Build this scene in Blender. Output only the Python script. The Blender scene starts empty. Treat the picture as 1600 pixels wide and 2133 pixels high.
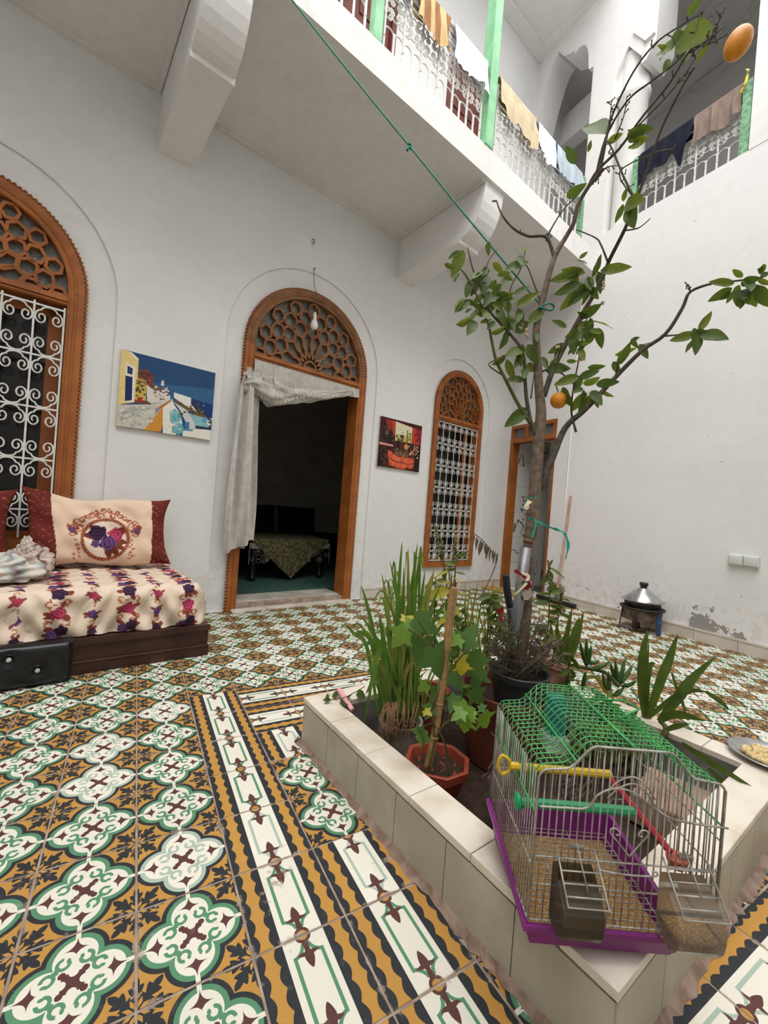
import bpy, bmesh, math, random
import numpy as np
from mathutils import Vector, Matrix
from mathutils.geometry import tessellate_polygon
random.seed(7)
S = bpy.context.scene
COL = S.collection
PI = math.pi

# ---------------------------------------------------------------- camera
CAM = Vector((-0.05593, -1.00021, 0.89719))
RT = Vector((0.8634908, -0.4984868, 0.0767755))
FW = Vector((0.5002669, 0.8658588, -0.0046455))
UPV = Vector((-0.0641610, 0.0424196, 0.9970376))
FPX, PPX, PPY = 874.92, 789.885, 1063.434
cd = bpy.data.cameras.new('camera'); co = bpy.data.objects.new('camera', cd); COL.objects.link(co)
co.matrix_world = Matrix(((RT.x, UPV.x, -FW.x, CAM.x), (RT.y, UPV.y, -FW.y, CAM.y), (RT.z, UPV.z, -FW.z, CAM.z), (0, 0, 0, 1)))
cd.sensor_fit = 'VERTICAL'; cd.sensor_height = 36.0; cd.lens = FPX / 2133 * 36.0
cd.shift_x = (800 - PPX) / 2133; cd.shift_y = -(1066.5 - PPY) / 2133
cd.clip_start = 0.02
S.camera = co

# ---------------------------------------------------------------- sky, sun, exposure
w = bpy.data.worlds.new('overcast_sky'); S.world = w; w.use_nodes = True
bg = w.node_tree.nodes['Background']; bg.inputs[0].default_value = (0.965, 0.98, 1.0, 1); bg.inputs[1].default_value = 1.0
sun = bpy.data.lights.new('hazy_sun', 'SUN'); sun.energy = 1.1; sun.angle = math.radians(70); sun.color = (1.0, 0.97, 0.92)
so = bpy.data.objects.new('hazy_sun', sun); COL.objects.link(so)
so.rotation_euler = Vector((0.25, 0.45, -1.0)).to_track_quat('-Z', 'Y').to_euler()
S.view_settings.view_transform = 'Standard'; S.view_settings.look = 'None'
S.view_settings.exposure = 1.68; S.view_settings.gamma = 1.0; S.view_settings.use_curve_mapping = False

# ---------------------------------------------------------------- frames of the place
CORNER = Vector((4.12816, 2.96620, 0))
dA, dB = 0.1530957, -0.03
EA = Vector((math.cos(dA), math.sin(dA), 0)); NA = Vector((-math.sin(dA), math.cos(dA), 0))
XB = Vector((math.sin(dB), -math.cos(dB), 0)); YB = Vector((math.cos(dB), math.sin(dB), 0))
def frame(o, x, y): return Matrix(((x.x, y.x, 0, o.x), (x.y, y.y, 0, o.y), (0, 0, 1, o.z), (0, 0, 0, 1)))
MA = frame(CORNER, EA, NA)      # x along the door wall, y into the house, z up
MBF = frame(CORNER, XB, YB)     # x along the plain wall towards the camera, y behind it
PLO = Vector((0.532, 0.477, 0)); PA_ = Vector((0.995, 0.1005, 0)); PB_ = Vector((0.1005, -0.995, 0))
MP = frame(PLO, PA_, -PB_)      # planter: x along its back edge, y = -distance towards the front corner
I4 = Matrix.Identity(4)
def at(px, py, d):              # a point in the place, d metres away along the view axis
    return CAM + (RT * ((px - PPX) / FPX) + FW - UPV * ((py - PPY) / FPX)) * d
def at_z(px, py, z):
    r = RT * ((px - PPX) / FPX) + FW - UPV * ((py - PPY) / FPX)
    return CAM + r * ((z - CAM.z) / r.z)

# ---------------------------------------------------------------- mesh helpers
class MB:
    def __init__(s): s.v = []; s.f = []; s.m = []
    def add(s, vs, fs, mi=0):
        b = len(s.v); s.v += [tuple(p) for p in vs]; s.f += [tuple(i + b for i in q) for q in fs]; s.m += [mi] * len(fs); return s
    def box(s, x0, x1, y0, y1, z0, z1, mi=0, M=None):
        v = [Vector(p) for p in ((x0, y0, z0), (x1, y0, z0), (x1, y1, z0), (x0, y1, z0), (x0, y0, z1), (x1, y0, z1), (x1, y1, z1), (x0, y1, z1))]
        if M: v = [M @ p for p in v]
        return s.add(v, [(0, 3, 2, 1), (4, 5, 6, 7), (0, 1, 5, 4), (1, 2, 6, 5), (2, 3, 7, 6), (3, 0, 4, 7)], mi)
    def cbox(s, x0, x1, y0, y1, z0, z1, c, mi=0, M=None):   # box with chamfered top edges
        v = [(x0, y0, z0), (x1, y0, z0), (x1, y1, z0), (x0, y1, z0), (x0, y0, z1 - c), (x1, y0, z1 - c), (x1, y1, z1 - c), (x0, y1, z1 - c),
             (x0 + c, y0 + c, z1), (x1 - c, y0 + c, z1), (x1 - c, y1 - c, z1), (x0 + c, y1 - c, z1)]
        if M: v = [M @ Vector(p) for p in v]
        f = [(0, 3, 2, 1), (8, 9, 10, 11)]
        for a in range(4):
            b = (a + 1) % 4; f += [(a, b, b + 4, a + 4), (a + 4, b + 4, b + 8, a + 8)]
        return s.add(v, f, mi)
    def rbox(s, x0, x1, y0, y1, z0, z1, r, mi=0, M=None, n=3):   # box rounded on all edges (via superellipsoid-ish corner grid)
        bm = bmesh.new(); bmesh.ops.create_cube(bm, size=1)
        for p in bm.verts: p.co = Vector(((x0 + x1) / 2 + p.co.x * (x1 - x0), (y0 + y1) / 2 + p.co.y * (y1 - y0), (z0 + z1) / 2 + p.co.z * (z1 - z0)))
        bmesh.ops.bevel(bm, geom=list(bm.edges), offset=r, segments=n, profile=0.5, affect='EDGES')
        bm.verts.index_update(); vs = [M @ p.co if M else p.co.copy() for p in bm.verts]; fs = [[q.index for q in f.verts] for f in bm.faces]
        bm.free(); return s.add(vs, fs, mi)
    def prism(s, poly, a, b, ax='y', mi=0, M=None):   # polygon in the two other axes, extruded a..b along ax
        def P(p, t): return {'y': Vector((p[0], t, p[1])), 'x': Vector((t, p[0], p[1])), 'z': Vector((p[0], p[1], t))}[ax]
        n = len(poly); v = [P(p, a) for p in poly] + [P(p, b) for p in poly]
        if M: v = [M @ p for p in v]
        f = [tuple(range(n)), tuple(range(2 * n - 1, n - 1, -1))] + [(i, i + n, (i + 1) % n + n, (i + 1) % n) for i in range(n)]
        return s.add(v, f, mi)
    def tube(s, pts, r, n=6, closed=False, mi=0, flat=1.0):
        pts = [Vector(p) for p in pts]; N = len(pts)
        if N < 2: return s
        R = r if isinstance(r, (list, tuple)) else [r] * N
        vs = []; nrm = None
        for i, p in enumerate(pts):
            if closed: t = pts[(i + 1) % N] - pts[i - 1]
            else: t = pts[min(i + 1, N - 1)] - pts[max(i - 1, 0)]
            if t.length < 1e-9: t = Vector((0, 0, 1))
            t.normalize()
            if nrm is None:
                nrm = t.orthogonal().normalized()
            else:
                nrm = nrm - t * nrm.dot(t)
                if nrm.length < 1e-6: nrm = t.orthogonal()
                nrm.normalize()
            b = t.cross(nrm)
            for k in range(n):
                a = 2 * PI * k / n; vs.append(p + (nrm * math.cos(a) + b * math.sin(a) * flat) * R[i])
        fs = []
        for i in range(N if closed else N - 1):
            j = (i + 1) % N
            for k in range(n): fs.append((i * n + k, i * n + (k + 1) % n, j * n + (k + 1) % n, j * n + k))
        if not closed: fs += [tuple(range(n - 1, -1, -1)), tuple((N - 1) * n + k for k in range(n))]
        return s.add(vs, fs, mi)
    def lathe(s, prof, n=24, c=(0, 0, 0), mi=0, M=None, ph=0.0, caps=True):
        c = Vector(c); vs = []
        for r, z in prof:
            for k in range(n):
                a = 2 * PI * k / n + ph; p = c + Vector((r * math.cos(a), r * math.sin(a), z)); vs.append(M @ p if M else p)
        fs = [(i * n + k, i * n + (k + 1) % n, (i + 1) * n + (k + 1) % n, (i + 1) * n + k) for i in range(len(prof) - 1) for k in range(n)]
        if caps:
            fs += [tuple(range(n - 1, -1, -1)), tuple((len(prof) - 1) * n + k for k in range(n))]
        return s.add(vs, fs, mi)
    def ell(s, c, rx, ry, rz, nu=12, nv=8, mi=0, M=None):
        c = Vector(c); vs = []
        for j in range(nv + 1):
            t = PI * j / nv
            for i in range(nu):
                a = 2 * PI * i / nu; p = c + Vector((rx * math.sin(t) * math.cos(a), ry * math.sin(t) * math.sin(a), -rz * math.cos(t))); vs.append(M @ p if M else p)
        fs = [(j * nu + i, j * nu + (i + 1) % nu, (j + 1) * nu + (i + 1) % nu, (j + 1) * nu + i) for j in range(nv) for i in range(nu)]
        return s.add(vs, fs, mi)
    def grid(s, nu, nv, fn, mi=0):
        vs = [fn(i / nu, j / nv) for j in range(nv + 1) for i in range(nu + 1)]
        fs = [(j * (nu + 1) + i, j * (nu + 1) + i + 1, (j + 1) * (nu + 1) + i + 1, (j + 1) * (nu + 1) + i) for j in range(nv) for i in range(nu)]
        return s.add(vs, fs, mi)
    def slab(s, outer, holes, a, b, ax='y', mi=0, rim=True):   # polygon with holes, extruded a..b
        loops = [outer] + holes
        flat = [p for l in loops for p in l]
        tri = tessellate_polygon([[Vector((p[0], p[1], 0)) for p in l] for l in loops])
        def P(p, t): return {'y': (p[0], t, p[1]), 'x': (t, p[0], p[1]), 'z': (p[0], p[1], t)}[ax]
        n = len(flat); v = [P(p, a) for p in flat] + [P(p, b) for p in flat]
        f = [tuple(t) for t in tri] + [tuple(i + n for i in reversed(t)) for t in tri]
        if rim:
            o = 0
            for l in loops:
                k = len(l); f += [(o + i, o + (i + 1) % k, o + (i + 1) % k + n, o + i + n) for i in range(k)]; o += k
        return s.add(v, f, mi)
    def mesh(s, name, mats, smooth=False, fixn=True):
        me = bpy.data.meshes.new(name); me.from_pydata(s.v, [], s.f)
        for m in (mats if isinstance(mats, (list, tuple)) else [mats]): me.materials.append(m)
        if len(me.materials) > 1:
            me.polygons.foreach_set('material_index', s.m)
        if fixn:
            bm = bmesh.new(); bm.from_mesh(me); bmesh.ops.recalc_face_normals(bm, faces=bm.faces); bm.to_mesh(me); bm.free()
        if smooth:
            me.polygons.foreach_set('use_smooth', [True] * len(me.polygons))
            if smooth != 'all':
                try: me.set_sharp_from_angle(angle=math.radians(40))
                except Exception: pass
        me.update(); return me
    def build(s, name, mats, parent=None, M=None, smooth=False, label=None, fixn=True):
        o = bpy.data.objects.new(name, s.mesh(name, mats, smooth, fixn)); COL.objects.link(o)
        if parent: o.parent = parent
        if M is not None: o.matrix_local = M
        if label: o['label'] = label
        return o
def inst(name, me, parent=None, M=None, label=None):
    o = bpy.data.objects.new(name, me); COL.objects.link(o)
    if parent: o.parent = parent
    if M is not None: o.matrix_local = M
    if label: o['label'] = label
    return o
def tag(o, label, cat, group=None, kind=None):
    if label: o['label'] = label
    if cat: o['category'] = cat
    if group: o['group'] = group
    if kind: o['kind'] = kind
    return o
def thing(name, label, cat, M=None, group=None):
    o = bpy.data.objects.new(name, None); COL.objects.link(o); o.empty_display_size = 0.05
    if M is not None: o.matrix_world = M
    return tag(o, label, cat, group)
def struct(name, label=None, M=None, mb=None, mats=None, smooth=False, cat='building'):
    if mb: o = mb.build(name, mats, None, M, smooth)
    else:
        o = bpy.data.objects.new(name, None); COL.objects.link(o); o.empty_display_size = 0.05
        if M is not None: o.matrix_world = M
    o['kind'] = 'structure'
    if label: o['label'] = label
    o['category'] = cat
    return o
def T(x, y, z): return Matrix.Translation((x, y, z))
def RZ(a): return Matrix.Rotation(a, 4, 'Z')
def RX(a): return Matrix.Rotation(a, 4, 'X')
def RY(a): return Matrix.Rotation(a, 4, 'Y')
def arch(cx, hw, zs, z0, n=24, r=None):   # outline of an arched opening, counter-clockwise from lower left
    r = r or hw
    return [(cx - hw, z0), (cx + hw, z0)] + [(cx + hw * math.cos(PI * i / n), zs + r * math.sin(PI * i / n)) for i in range(n + 1)]
def spline(pts, n=6):
    pts = [Vector(p) for p in pts]; out = []
    for i in range(len(pts) - 1):
        p0, p1, p2, p3 = pts[max(i - 1, 0)], pts[i], pts[i + 1], pts[min(i + 2, len(pts) - 1)]
        for k in range(n):
            t = k / n; out.append(0.5 * ((2 * p1) + (p2 - p0) * t + (2 * p0 - 5 * p1 + 4 * p2 - p3) * t * t + (3 * p1 - p0 - 3 * p2 + p3) * t ** 3))
    return out + [pts[-1]]

# ---------------------------------------------------------------- materials
def lin(c):
    c = [x / 255.0 for x in c]; return tuple(x / 12.92 if x <= 0.04045 else ((x + 0.055) / 1.055) ** 2.4 for x in c)
class NT:                      # small expression builder on a node tree
    def __init__(s, m): s.t = m.node_tree; s.n = s.t.nodes; s.l = s.t.links
    def node(s, typ, **kw):
        x = s.n.new(typ)
        for k, v in kw.items(): setattr(x, k, v)
        return x
    def put(s, sock, v):
        if isinstance(v, E): s.l.new(v.s, sock)
        elif isinstance(v, (int, float)): sock.default_value = v
        elif v is not None and hasattr(v, 'is_output'): s.l.new(v, sock)
        else: sock.default_value = tuple(v) + ((1,) if len(v) == 3 and sock.type == 'RGBA' else ())
    def math(s, op, *a):
        x = s.node('ShaderNodeMath', operation=op)
        for i, v in enumerate(a): s.put(x.inputs[i], v)
        return E(s, x.outputs[0])
    def mix(s, f, a, b):
        x = s.node('ShaderNodeMix', data_type='RGBA'); s.put(x.inputs[0], f); s.put(x.inputs[6], a); s.put(x.inputs[7], b); return x.outputs[2]
    def noise(s, scale, detail=4, vec=None, rough=0.55):
        x = s.node('ShaderNodeTexNoise'); x.inputs['Scale'].default_value = scale; x.inputs['Detail'].default_value = detail; x.inputs['Roughness'].default_value = rough
        if vec is not None: s.l.new(vec, x.inputs['Vector'])
        return E(s, x.outputs[0])
    def ramp(s, f, a, b):      # smooth 0..1 between a and b
        x = s.node('ShaderNodeMapRange', interpolation_type='SMOOTHSTEP'); s.put(x.inputs[0], f); x.inputs[1].default_value = a; x.inputs[2].default_value = b; return E(s, x.outputs[0])
class E:
    def __init__(s, t, sock): s.t = t; s.s = sock
    def __add__(a, b): return a.t.math('ADD', a, b)
    __radd__ = __add__
    def __sub__(a, b): return a.t.math('SUBTRACT', a, b)
    def __rsub__(a, b): return a.t.math('SUBTRACT', b, a)
    def __mul__(a, b): return a.t.math('MULTIPLY', a, b)
    __rmul__ = __mul__
    def __truediv__(a, b): return a.t.math('DIVIDE', a, b)
    def __abs__(a): return a.t.math('ABSOLUTE', a)
    def __pow__(a, b): return a.t.math('POWER', a, b)
    def lt(a, b): return a.t.math('LESS_THAN', a, b)
    def gt(a, b): return a.t.math('GREATER_THAN', a, b)
    def mn(a, b): return a.t.math('MINIMUM', a, b)
    def mx(a, b): return a.t.math('MAXIMUM', a, b)
    def sin(a): return a.t.math('SINE', a)
    def cos(a): return a.t.math('COSINE', a)
    def sqrt(a): return a.t.math('SQRT', a)
    def floor(a): return a.t.math('FLOOR', a)
    def fract(a): return a.t.math('FRACT', a)
def hyp(x, y): return (x * x + y * y).sqrt()
def new_mat(name):
    m = bpy.data.materials.new(name); m.use_nodes = True; t = NT(m); return m, t, t.n['Principled BSDF']
def setp(b, rough=0.6, metal=0.0, spec=0.5, **kw):
    b.inputs['Roughness'].default_value = rough; b.inputs['Metallic'].default_value = metal; b.inputs['Specular IOR Level'].default_value = spec
    for k, v in kw.items(): b.inputs[k].default_value = v
def bump(t, b, h, strength=0.3, dist=0.01):
    x = t.node('ShaderNodeBump'); x.inputs['Strength'].default_value = strength; x.inputs['Distance'].default_value = dist
    t.put(x.inputs['Height'], h); t.l.new(x.outputs[0], b.inputs['Normal'])
def coords(t, kind='Object'):
    return t.node('ShaderNodeTexCoord').outputs[kind]
def plain(name, c, c2=None, rough=0.6, metal=0.0, spec=0.4, scale=8.0, bmp=0.0, bscale=40.0, lo=0.35, hi=0.65, **kw):
    m, t, b = new_mat(name); setp(b, rough, metal, spec, **kw)
    co_ = coords(t)
    if c2 is not None:
        n = t.noise(scale, 5, co_); t.l.new(t.mix(t.ramp(n, lo, hi), lin(c), lin(c2)), b.inputs['Base Color'])
    else: b.inputs['Base Color'].default_value = lin(c) + (1,)
    if bmp: bump(t, b, t.noise(bscale, 4, co_), bmp, 0.005)
    return m
def attr_mat(name, rough=0.8, noise=0.12, nscale=60.0, bmp=0.0, spec=0.2, sheen=0.0):
    m, t, b = new_mat(name); setp(b, rough, 0, spec)
    a = t.node('ShaderNodeAttribute'); a.attribute_name = 'Col'
    n = t.noise(nscale, 4, coords(t)); v = t.node('ShaderNodeHueSaturation'); t.put(v.inputs['Value'], 1.0 - noise + n * (2 * noise)); t.l.new(a.outputs[0], v.inputs['Color'])
    t.l.new(v.outputs[0], b.inputs['Base Color'])
    if sheen: b.inputs['Sheen Weight'].default_value = sheen
    if bmp: bump(t, b, n, bmp, 0.003)
    return m
def set_cols(me, cols):        # cols: per-vertex linear rgb
    ca = me.color_attributes.new('Col', 'FLOAT_COLOR', 'POINT')
    a = np.ones((len(me.vertices), 4), dtype=np.float32); a[:, :3] = cols; ca.data.foreach_set('color', a.ravel())

def wall_paint(name, c, c2, dirt=None, peel=0.0, peel_hi=0.6):
    m, t, b = new_mat(name); setp(b, 0.85, 0, 0.25)
    P = coords(t); n1 = t.noise(1.3, 5, P); n2 = t.noise(14, 6, P, 0.65)
    col = t.mix(t.ramp(n1 * 0.6 + n2 * 0.4, 0.4, 0.62), lin(c), lin(c2))
    z = E(t, t.node('ShaderNodeSeparateXYZ').outputs[2]); t.l.new(P, z.s.node.inputs[0])
    if dirt:
        k = t.ramp(n2 + t.ramp(z, 0.9, 0.0) * 0.22, 0.66, 0.8) * 0.45
        col = t.mix(k, col, lin(dirt))
    if peel:
        n3 = t.noise(3.6, 5, P, 0.62)
        k = t.ramp(n3 + t.ramp(z, peel_hi, 0.0) * 0.24, 0.735, 0.75)
        spk = t.ramp(t.noise(17, 2, P, 0.5) + t.ramp(z, 1.6, 0.0) * 0.06, 0.765, 0.78)
        k = k.mx(spk) * peel
        col = t.mix(k, col, lin((150, 146, 142)))
        bump(t, b, n2 * 0.4 - k * 1.4, 0.35, 0.006)
    else: bump(t, b, n2, 0.22, 0.006)
    t.l.new(col, b.inputs['Base Color']); return m
M_WALL = wall_paint('white_wall_paint', (226, 225, 223), (220, 219, 217), dirt=(206, 203, 198))
M_WALLB = wall_paint('weathered_white_paint', (230, 228, 227), (224, 222, 221), dirt=(206, 196, 188), peel=1.0)
M_UP = wall_paint('upper_white_paint', (230, 228, 226), (223, 221, 219), dirt=(212, 207, 203))
M_FASCIA = wall_paint('stained_fascia_paint', (226, 224, 221), (216, 213, 209), dirt=(200, 193, 186))
M_DARKWALL = plain('dim_room_wall', (196, 192, 182), (184, 180, 171), 0.9, scale=3)
M_WOOD = plain('orange_brown_painted_wood', (166, 98, 42), (142, 80, 34), 0.55, scale=6, bmp=0.15, bscale=25)
M_WOODOLD = plain('weathered_brown_wood', (140, 96, 62), (120, 78, 48), 0.7, scale=9, bmp=0.2, bscale=30)
M_WHITEIRON = plain('white_painted_iron', (226, 226, 222), (205, 203, 198), 0.5, scale=20)
M_GREENPAINT = plain('mint_green_paint', (150, 205, 160), (128, 186, 142), 0.55, scale=9, bmp=0.2)
M_GREENOLD = plain('chipped_mint_paint', (140, 190, 150), (104, 140, 110), 0.7, scale=30, bmp=0.3)
M_COPING = plain('cream_marble_tile', (226, 217, 202), (198, 184, 164), 0.35, scale=7, bmp=0.05, lo=0.4, hi=0.72)
M_SIDE = plain('greenish_beige_tile', (186, 181, 164), (168, 160, 142), 0.4, scale=5, bmp=0.05)
M_MORTAR = plain('brown_grey_mortar', (172, 156, 140), (140, 122, 108), 0.95, scale=18, bmp=0.6, bscale=60)
M_CEMENT = plain('grey_cement', (142, 138, 132), (112, 108, 102), 0.95, scale=12, bmp=0.4)
M_SOIL = plain('dark_brown_soil', (62, 44, 32), (40, 28, 20), 1.0, scale=40, bmp=1.0, bscale=90)
M_SKIRT = plain('cream_skirting_tile', (214, 206, 196), (196, 186, 174), 0.35, scale=4)
M_GLASSGREY = plain('grey_ribbed_glass', (128, 128, 122), (96, 96, 90), 0.35, scale=60, bmp=0.6, bscale=120)
M_DARK = plain('dark_void_cloth', (38, 36, 33), (28, 26, 24), 0.9)

def tile_mats():
    P_ = 0.2
    CR, YE, BK, GR, GP, BR = lin((226, 221, 206)), lin((186, 138, 66)), lin((44, 46, 50)), lin((86, 138, 104)), lin((166, 182, 168)), lin((88, 54, 52))
    def base(name):
        m, t, b = new_mat(name)
        g = t.node('ShaderNodeNewGeometry'); sx = t.node('ShaderNodeSeparateXYZ'); t.l.new(g.outputs['Position'], sx.inputs[0])
        X = E(t, sx.outputs[0]) / P_; Y = E(t, sx.outputs[1]) / P_
        wn = t.node('ShaderNodeTexWhiteNoise', noise_dimensions='2D'); cb = t.node('ShaderNodeCombineXYZ')
        t.put(cb.inputs[0], X.floor()); t.put(cb.inputs[1], Y.floor()); t.l.new(cb.outputs[0], wn.inputs['Vector'])
        rnd = E(t, wn.outputs['Value'])
        fx = X.fract() * 2.0 - 1.0; fy = Y.fract() * 2.0 - 1.0
        green = t.mix(t.ramp(rnd, 0.62, 0.7), GR, GP)
        pos = g.outputs['Position']
        return m, t, b, fx, fy, green, rnd, pos
    def finish(t, b, col, rnd, pos, edge):
        n = t.noise(38, 6, pos, 0.7); n2 = t.noise(5, 4, pos)
        col = t.mix(t.ramp(n, 0.55, 0.85) * 0.28, col, lin((200, 188, 172)))
        wear = t.ramp(n2 * 0.55 + n * 0.55 + t.ramp(edge, 0.86, 1.0) * 0.12, 0.665, 0.74) * 0.8
        col = t.mix(wear, col, lin((168, 150, 136)))
        hv = t.node('ShaderNodeHueSaturation'); t.put(hv.inputs['Value'], 0.92 + rnd * 0.12); t.l.new(col, hv.inputs['Color'])
        t.l.new(hv.outputs[0], b.inputs['Base Color'])
        setp(b, 0.5, 0, 0.3); t.put(b.inputs['Roughness'], 0.42 + n * 0.3); bump(t, b, n - wear * 0.6, 0.12, 0.004)
    # quatrefoil tile
    m1, t, b, fx, fy, green, rnd, pos = base('quatrefoil_cement_tile')
    ax, ay = abs(fx), abs(fy); x, y = ax.mx(ay), ax.mn(ay)
    d = hyp(x - 0.475, y)
    cx, cy = 1.0 - x, 1.0 - y
    def leaf(t_, w_, wd):
        env = (t_.mx(0.0).mn(1.0) * PI).sin() * (1.15 - t_ * 0.45)
        return w_.lt(env * (0.42 + (t_ * 3.0 + 0.12).fract() * 0.62) * wd) * t_.gt(0.0) * t_.lt(1.0)
    q1 = (cx + cy) * 0.7071; w1 = abs(cx - cy) * 0.7071
    l1 = leaf((q1 - 0.13) / 0.50, w1, 0.175)
    l2 = leaf((cy - 0.10) / 0.52, cx, 0.155)
    stem = w1.lt(0.016) * q1.lt(0.3)
    stem2 = cx.lt(0.016) * cy.lt(0.3)
    heart = hyp(cx, cy).lt(0.06)
    col = t.mix(l1.mx(l2).mx(heart).mx(stem).mx(stem2), YE, BK)
    col = t.mix(d.lt(0.55), col, BK)
    col = t.mix(d.lt(0.458), col, green)
    r0 = hyp(x, y)
    white = d.lt(0.362).mx(r0.lt(0.33)).mx(y.lt(0.042) * x.gt(0.72))
    col = t.mix(white, col, CR)
    ring = abs(hyp(x - 0.405, y - 0.185) - 0.098).lt(0.033) * (1.0 - x.gt(0.42) * y.lt(0.185))
    u = ((x - 0.24) * 0.09 + (y - 0.29) * -0.01) / 0.0082
    u = u.mx(0.0).mn(1.0)
    cap = hyp(x - 0.24 - u * 0.09, y - 0.29 + u * 0.01).lt(0.042)
    tip = (hyp((x - 0.445) / 1.5, y - 0.105)).lt(0.034)
    col = t.mix(ring.mx(cap).mx(tip), col, green)
    sx_ = x - 0.63; fa = sx_.mx(0.0) / 0.29 + (0.0 - sx_).mx(0.0) / 0.13
    fl = fa.sqrt() + (y / 0.24).sqrt()
    body = hyp((x - 0.63) / 1.4, y).lt(0.055)
    col = t.mix(fl.lt(1.0).mx(body), col, BR)
    cen = x.lt(0.185).mx(hyp(x - 0.185, y - 0.185).lt(0.062))
    dot = hyp(x - 0.18, y).lt(0.078)
    col = t.mix(cen * (1.0 - dot), col, BR)
    finish(t, b, col, rnd, pos, x)
    out = [m1]
    for axis in (0, 1):        # border tile running along x / along y
        m, t, b, fx, fy, green, rnd, pos = base('border_cement_tile_' + 'xy'[axis])
        tq, c = (fx, fy) if axis == 0 else (fy, fx)
        ac, at_ = abs(c), abs(tq); e = ac.mx(at_)
        wob = abs((tq * 7.854).cos()) * -0.075
        col = t.mix(abs(ac - 0.73).lt(wob + 0.165), BK, YE)
        col = t.mix(ac.lt(0.44), col, CR)
        bx = (ac - 0.31).mx(at_ - 0.82); nt = 0.24 - hyp(ac - 0.33, at_ - 0.86)
        col = t.mix(abs(bx.mx(nt) + 0.03).lt(0.036), col, green)
        q = 1.0 - at_
        stem = ac.lt(0.05 + abs(q - 0.28) * 0.16) * q.lt(0.42)
        side = ((abs(q - 0.40) / 0.16).sqrt() + (abs(ac) / 0.30).sqrt()).lt(1.0)
        pet = ((abs(q - 0.46) / 0.22) ** 1.4 + (ac / 0.095) ** 1.4).lt(1.0)
        wing = hyp((q - 0.415) / 0.075, (ac - 0.10) / 0.125).lt(1.0) * (1.0 - hyp(q - 0.475, ac - 0.165).lt(0.085))
        col = t.mix(stem.mx(side).mx(pet).mx(wing), col, BR)
        col = t.mix(hyp(q, c).lt(0.17), col, BR); col = t.mix(hyp(q, c).lt(0.105), col, YE)
        finish(t, b, col, rnd, pos, e); out.append(m)
    return out
M_TILE, M_STRIPX, M_STRIPY = tile_mats()

# ---------------------------------------------------------------- the house: floor
PLW, PLD, PLH = 1.15, 1.133, 0.17
def in_planter(x, y, g=0.0):
    v = Vector((x, y, 0)) - PLO; a, b_ = v.dot(PA_), v.dot(PB_); return -g < a < PLW + g and -g < b_ < PLD + g
bed = MB(); bed.box(-4.6, 4.7, -3.6, 3.4, -0.12, -0.003)
floor = struct('floor', 'courtyard floor of patterned cement tiles', None, bed, M_MORTAR, cat='floor')
def cell_kind(i, j):
    if i == 1 and j <= 4: return 2
    if j == 4 and 2 <= i <= 8: return 1
    if j == 3 and 2 <= i <= 8: return 1
    if i == 2 and (j == 2 or j <= -1): return 2
    if 3 <= i <= 9 and -6 <= j <= -4: return 1
    return 0
tmesh = []
for m in (M_TILE, M_STRIPX, M_STRIPY):
    q = MB(); q.cbox(-0.0974, 0.0974, -0.0974, 0.0974, -0.02, 0.0, 0.0012); tmesh.append(q.mesh('tile', m))
cells = []
for i in range(-15, 23):
    for j in range(-11, 17):
        x, y = 0.2 * i + 0.1, 0.2 * j + 0.1
        v = Vector((x, y, 0)) - CORNER
        if v.dot(NA) > 0.20 or v.dot(YB) > 0.20: continue
        if in_planter(x, y, -0.125): continue
        r = Vector((x, y, 0)) - CAM; d = r.dot(FW)
        vis = False
        if d > 0.15:
            px, py = PPX + FPX * r.dot(RT) / d, PPY - FPX * r.dot(UPV) / d
            vis = -120 < px < 1720 and py < 2260
        cells.append((0 if vis else 1, r.length, i, j, x, y))
cells.sort()
rest = MB()
for k, (nv, d, i, j, x, y) in enumerate(cells):
    kd = cell_kind(i, j); z = random.uniform(-0.0012, 0.0)
    if k < 300 and not nv:
        inst('tile', tmesh[kd], floor, T(x, y, z) @ RZ(random.gauss(0, 0.004)))
    else: rest.cbox(x - 0.0974, x + 0.0974, y - 0.0974, y + 0.0974, -0.02, z, 0.0012, kd)
rt = rest.build('tile_field', [M_TILE, M_STRIPX, M_STRIPY], floor); rt['kind'] = 'stuff'

# ---------------------------------------------------------------- door wall (wall_back) with its recessed arches
UL = -7.4
ARCHES = [  # centre, half width, spring, sill, recess half width, recess spring
    (-5.125, 0.525, 2.08, 0.50, 0.70, 2.10), (-2.985, 0.585, 2.12, 0.0, 0.735, 2.145), (-1.015, 0.405, 2.135, 0.29, 0.565, 2.12)]
wall = MB()
outer = [(UL, 0), (0.0, 0), (0.0, 6.95), (UL, 6.95)]
rec = [arch(c, rw, rs, 0.004) for c, hw, s_, z0, rw, rs in ARCHES]
updoors = [[(-3.30, 3.81), (-2.35, 3.81), (-2.35, 5.95), (-3.30, 5.95)], [(-1.62, 3.81), (-0.98, 3.81), (-0.98, 5.95), (-1.62, 5.95)]]
wall.slab(outer, rec + updoors, 0.0, 0.014)
holes = [arch(c, hw, s_, z0 + 0.004) for c, hw, s_, z0, rw, rs in ARCHES]
wall.slab([(UL, 0), (0.0, 0), (0.0, 6.95), (UL, 6.95)], holes + updoors, 0.0142, 0.15)
wall_back = struct('wall_back', 'white plastered wall with arched door and grilled windows', MA, wall, M_WALL, cat='wall')

# plain wall on the right with the kitchen doorway
wb = MB(); wb.slab([(-0.05, 0), (6.0, 0), (6.0, 4.03), (-0.05, 4.03)], [[(0.035, 0.004), (0.735, 0.004), (0.735, 2.10), (0.035, 2.10)]], 0.0, 0.25)
wall_right = struct('wall_right', 'plain white courtyard wall with peeling paint near the floor', MBF, wb, M_WALLB, cat='wall')
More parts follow.
